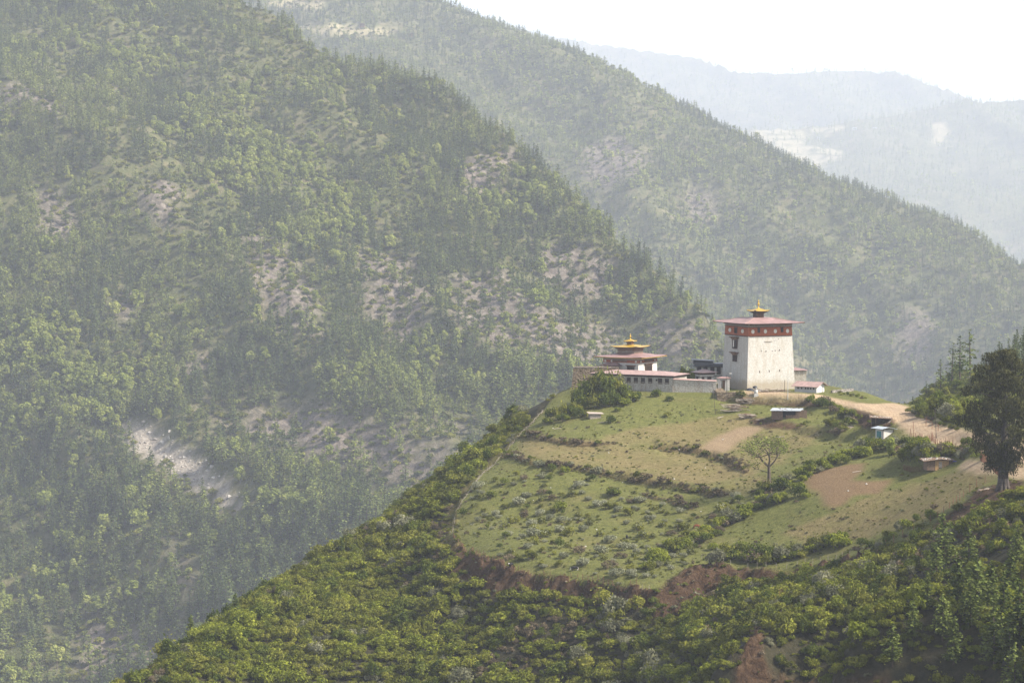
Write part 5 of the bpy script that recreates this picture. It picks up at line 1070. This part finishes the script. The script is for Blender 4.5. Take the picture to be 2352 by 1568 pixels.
# the great clump before the temple and the one below it
CL_ = ['broad dark green tree of the clump before the temple', 'deep green tree crown in the clump before the temple']
def clump(cx_, cy_, Yc_, pts_, where):
    for dx, dy, s, k, zs in pts_:
        p = P(cx_+dx, cy_, Yc_); gx, gy = p[0], p[1]+dy; g = (gx, gy, float(T.h(gx, gy)))
        place(HS, k, 0, 0, s, 'broad_shrub', HL[k]+' '+where, 'shrub', HL[k]+' '+where, g, zs)
clump(1385, 920, 727, [(-62,4,2.8,2,1.6),(-40,1,3.2,1,1.9),(-15,2,3.6,2,2.0),(8,-1,3.4,1,1.9),(30,1,3.2,2,1.9),(48,-2,2.8,1,1.5),(-50,-5,2.6,1,1.3),(-25,-6,2.8,2,1.4),(0,-7,2.8,1,1.3),(25,-6,2.6,1,1.2),(60,-5,2.6,5,1.2),(78,-4,2.1,1,1.1),(45,-8,2.2,5,1.0),(10,4,3.0,2,2.3),(-5,5,2.9,1,2.5),(38,3,2.6,3,2.3),(-58,-2,2.2,1,2.2)], 'in the great clump before the temple')
clump(1300, 965, 715, [(-30,2,2.4,5,1.4),(-12,0,2.8,2,1.5),(10,0,2.4,1,1.3),(30,-2,2.2,1,1.2),(-5,-4,2.2,5,1.0),(22,3,2.2,2,1.5),(45,-2,1.5,2,1.1),(-42,-2,1.7,5,1.1)], 'in the clump at the top left corner of the field')
g = P(1580, 880, 752); 
for dx, k in ((-1.2, 5), (1.0, 0)): place(HS, k, 0, 0, 1.7, 'courtyard_tree', 'light green tree rising between the long wing and the dark courtyard roof' if dx < 0 else 'lime crown crowded against the courtyard roof', 'tree', None, (g[0]+dx, g[1], -53.5), 2.2)
# ------------------------------------------------------------------ the big cypress
def cypress():
    b = on(2304, 1123); t_ = thing('cypress_tree', tuple(b), 0, 'huge dark weeping cypress with a bare flared trunk at the right edge', 'tree')
    H = 31.0; m = MB(); rg_ = np.random.default_rng(8)
    for k in range(9):
        a = 2*PI*k/9; m.path([(1.7*math.cos(a), 1.7*math.sin(a), -.5), (1.0*math.cos(a), 1.0*math.sin(a), .8), (.75*math.cos(a), .75*math.sin(a), 2.4), (.55*math.cos(a), .55*math.sin(a), 9)], [.25, .4, .42, .3], 7)
    m.path([(0, 0, -.5), (0, 0, 3), (.2, .1, 10), (.1, 0, 20), (0, 0, 29)], [1.15, .95, .75, .42, .08], 10); m.build('trunk', BARKG, t_, True)
    cr = MB(); br_ = MB()
    zz = [2, 5, 8, 12, 15, 18, 22, 25, 28, 30.8]; RR = [1.5, 4.3, 7.0, 9.2, 10.4, 8.6, 9.0, 7.6, 5.6, 2.6]
    lobes = []
    for k in range(84):
        z = 4.5+25.7*((k+.5)/84)**.95; a = k*2.399+rg_.uniform(-.5, .5); Rm = np.interp(z, zz, RR)*rg_.uniform(.55, 1.05); lr = rg_.uniform(1.5, 2.7)*(.75+.25*(z < 24)); lobes.append((a, z, max(.4, Rm-lr*.8)*(1 if k % 3 else .45), lr))
    lobes += [(PI*.98, 15.5, 9.4, 2.0), (PI*1.03, 21.8, 7.6, 2.2), (PI*.95, 14.2, 6.5, 2.0), (PI*1.1, 9.5, 6.0, 2.1), (0, 30.0, 1.0, 1.9), (2.6, 29.2, 3.0, 1.8), (PI*1.05, 26.5, 5.0, 2.2)]
    for a, z, q_, lr in lobes:
        c0 = np.array([math.cos(a)*q_, math.sin(a)*q_, z]); br_.path([(0, 0, z-.25*q_-.8), (c0[0]*.5, c0[1]*.5, z-.1*q_-.2), tuple(c0)], [.2, .13, .05], 5)
        n_ = int(250*lr); p_, v_ = dome_pts(n_, lr, .55, .45); p_ = p_*np.array([1, 1, 1.0]); out2 = np.hypot(p_[:, 0], p_[:, 1])/lr
        # sprays hang in strands from the lobe
        ns = int(16*lr); sa = rg_.uniform(0, 2*PI, ns); sr = np.sqrt(rg_.uniform(.1, 1, ns))*lr*1.05; si = rg_.integers(0, ns, n_)
        drop = rg_.uniform(0, 1, n_)**1.3*(.7+1.3*out2)
        hang = rg_.uniform(0, 1, n_) < .55
        p_[hang, 0] = (np.cos(sa)*sr)[si][hang]+rg_.normal(0, .13, hang.sum()); p_[hang, 1] = (np.sin(sa)*sr)[si][hang]+rg_.normal(0, .13, hang.sum())
        p_[hang, 2] = lr*.5*np.sqrt(np.clip(1-(sr[si][hang]/lr/1.1)**2, 0, 1))-drop[hang]*1.5
        ti = np.clip(.62-.22*drop*hang+rg_.normal(0, .2, n_), 0, 1)
        nr = v_*np.array([1, 1, .2])+np.array([0, 0, .1]); leaves(cr, c0+p_, nr, .27, .34, 0, ti, .6, up=(0, 0, 1))
    br_.build('branches', BARKG, t_); cr.build('crown', L_CYP, t_)
cypress()
# ------------------------------------------------------------------ the thin-leaved tree on the field
def bare_tree():
    b = on(1767.5, 1118); t_ = thing('bare_tree', tuple(b), 0, 'solitary half-bare tree with a forked trunk and thin olive leaves on the field', 'tree')
    m = MB(); tips = []; rg_ = np.random.default_rng(15)
    def grow(p, d, r_, L, lev):
        q = p; n_ = 3; pts_ = [tuple(p)]; rs_ = [r_]
        for i in range(n_):
            d = d+rg_.normal(0, .16, 3)+np.array([0, 0, .06]); d = d/np.linalg.norm(d); q = q+d*L/n_; pts_.append(tuple(q)); rs_.append(r_*(1-.38*(i+1)/n_))
        m.path(pts_, rs_, 6 if lev < 2 else 4)
        if lev >= 4: tips.append(q); return
        if lev >= 2: tips.append(q)
        for i in range(3 if lev else 4):
            nd = d*.55+rg_.normal(0, .62, 3)*np.array([1.25, 1, .7]); nd[2] = abs(nd[2])*.6+.15; nd /= np.linalg.norm(nd); grow(q, nd, r_*.60, L*rg_.uniform(.66, .86), lev+1)
    m.path([(0, 0, -.4), (-.1, 0, 2.0), (-.15, 0, 4.2)], [.42, .33, .28], 8)
    base_ = np.array([-.15, 0, 4.2])
    for d in ((.35, 0, 1.0), (-.5, .1, .8), (.7, -.2, .55), (-.9, 0, .35), (.1, .5, .9)):
        d = np.array(d); grow(base_, d/np.linalg.norm(d), .19, 2.7, 1)
    grow(np.array([-.1, 0, 2.9]), np.array([-.85, -.1, .25]), .12, 2.1, 2)
    t_.scale = (1.32, 1.32, 1.22); m.build('trunk', BARK, t_)
    cr = MB(); C_ = np.array(tips); C_ = np.repeat(C_, 9, 0)+rg_.normal(0, .42, (len(C_)*9, 3)); leaves(cr, C_, np.tile([0, 0, 1.], (len(C_), 1)), .17, .6, 0, None, 1.2); cr.build('crown', L_BROAD, t_)
bare_tree()
# small light tree by the shed
b = on(2047, 1046); q = BR[1].copy(); q.name = 'willow_tree'; COL.objects.link(q); q.location = b; q.scale = (.55, .55, .6); tag(q, 'pale feathery tree between the tin-roofed shed and the cabin', 'tree')
# ------------------------------------------------------------------ pines
NP = [conifer_proto('n%d' % k, L_PINE2, 10, rr_, ti_, 10, .40, ba_, 8, split=True) for k, (rr_, ti_, ba_) in enumerate(((2.6, 20, .12), (2.2, 22, .10), (3.0, 18, .18)))]
HP = [conifer_proto('hp%d' % k, L_PINED, 10, rr_, ti_, 7, .34, ba_, 5, split=True) for k, (rr_, ti_, ba_) in enumerate(((1.9, 13, .38), (2.3, 15, .28), (1.7, 16, .2)))]
def pine(protos, k, g, h, label, group=None):
    t_ = thing('pine_tree', g, random.uniform(0, 6.28), label, 'tree', group); t_.scale = (h/10, h/10, h/10)
    for o, nm in zip(protos[k], ('trunk', 'crown')): q = o.copy(); q.name = nm; COL.objects.link(q); q.parent = t_
for i, (px, top, base, k, lab) in enumerate(((2168,1203,1305,0,'broad pine highest on the right slope, below the red posts'),(2198,1296,1405,1,'pine standing in the middle of the lower right grove'),(2244,1300,1415,2,'broad pine right of the middle of the lower right grove'),(2276,1308,1400,1,'slim pine behind the broad ones of the lower right grove'),
    (2165,1383,1470,2,'spreading pine at the left side of the lower right grove'),(2284,1405,1535,0,'tall bright pine at the bottom of the lower right grove'),(2250,1440,1575,1,'pine cut by the bottom edge in the lower right grove'),(2344,1358,1490,0,'light pine at the right edge of the picture'),(2320,1282,1372,1,'pine near the right edge below the big cypress'),
    (2120,1480,1575,1,'dark pine at the bottom edge left of the grove'),(2205,1510,1600,0,'low pine at the bottom edge inside the grove'),(2330,1500,1600,2,'pine in the bottom right corner'),(2225,1225,1300,2,'small pine above the grove, right of the highest'),(2130,1330,1400,1,'small dark pine at the upper left of the grove'),
    (2095,1400,1475,0,'pine at the left end of the grove above the bottom edge'),(2230,1350,1440,0,'dense pine at the heart of the lower right grove'),(2305,1340,1440,1,'pine between the slim one and the right edge'),(2050,1450,1530,2,'broad low pine farthest left near the bottom edge'),
    (2190,1440,1530,1,'narrow pine left of the tall bright one'),(2340,1225,1305,0,'pine at the right edge just below the cypress roots'),(2150,1265,1345,2,'broad pine left of the highest one'),(2318,1430,1530,2,'wide pine right of the tall bright one'))):
    g = on(px, base) if base < 1560 else None
    if g is None: d_ = P(px, base, 398); g = (d_[0], d_[1], float(T.h(d_[0], d_[1])))
    h = (base-top)/F*math.hypot(g[0], g[1])*1.0; pine(NP, k, g, h*1.22, lab)
for px, py, h, lab in ((785,1262,5,'small pine on the skyline of the left slope, upper one of three'),(540,1412,7,'pine on the skyline low on the left slope'),(438,1480,8,'pine on the skyline nearest the lower left corner')): pine(NP, 1, tuple(P(px, py, 645 if px > 700 else 590))[:2]+(float(T.h(*P(px, py, 645 if px > 700 else 590)[:2])),), h, lab)
hp_ = [(2160,915,845,13,0,'lone bare-trunked pine leftmost on the hazy slope behind the road'),(2186,905,860,17,1,'second tall pine from the left on the hazy slope behind the road'),(2204,900,870,20,0,'third tall pine on the hazy slope, just right of a leaning pair'),(2228,900,880,24,1,'tallest open-crowned pine behind the top of the cypress'),
       (2078,935,815,7,2,'short pine where the hazy slope meets the road'),(2096,938,820,7,2,'small pointed pine second from the road end'),(2112,940,820,7,2,'small pointed pine third from the road end'),(2128,935,830,9,1,'small dense pine fourth from the road end')]
for px, py, Y, h, k, lab in hp_:
    p = P(px, py, Y); pine(HP, k, (p[0], p[1], float(T.h(p[0], p[1]))), h, lab)
rs2 = np.random.default_rng(4)
for i in range(170):
    x = rs2.uniform(135, 230); y = rs2.uniform(850, 1010); z = float(T.h(x, y)); px, py = project(x, y, z)
    if px < 2195: continue
    pine(HP, int(rs2.integers(0, 3)), (x, y, z), float(np.interp(px, [2195, 2352], [6, 16]))*rs2.uniform(.75, 1.1), 'dark pine crowding the hazy slope at the right edge behind the cypress', 'pines at the right edge behind the cypress')
hb_ = [(2120,950,800),(2150,945,810),(2180,948,810),(2215,945,815),(2245,950,810),(2140,930,830),(2170,935,830),(2200,928,835),(2235,930,835),(2265,935,830),(2100,948,800),(2290,940,820)]
for i, (px, py, Y) in enumerate(hb_):
    p = P(px, py, Y); q = HB[i % 3].copy(); q.name = 'round_tree'; q.location = (p[0], p[1], float(T.h(p[0], p[1]))-.3); COL.objects.link(q); s = .62+.3*((i*37) % 10)/10; q.scale = (s, s, s*.9); tag(q, 'rounded green tree in the hazy hollow behind the dirt track', 'tree', 'rounded trees behind the dirt track')
HAZE = 0.000082
# ------------------------------------------------------------------ haze
hz = MB().box(-6200, 6200, -20, 18000, -641.5, 1600).build('haze', bpy.data.materials.new('haze'))
hm = hz.data.materials[0]; hm.use_nodes = True; hn = hm.node_tree; hn.nodes.clear()
ho = hn.nodes.new('ShaderNodeOutputMaterial'); pv = hn.nodes.new('ShaderNodeVolumePrincipled')
pv.inputs['Color'].default_value = (.80, .86, 1.0, 1); pv.inputs['Density'].default_value = HAZE; pv.inputs['Anisotropy'].default_value = .0
hn.links.new(pv.outputs[0], ho.inputs['Volume']); tag(hz, kind='stuff', label='pale haze filling the valley', cat='haze')
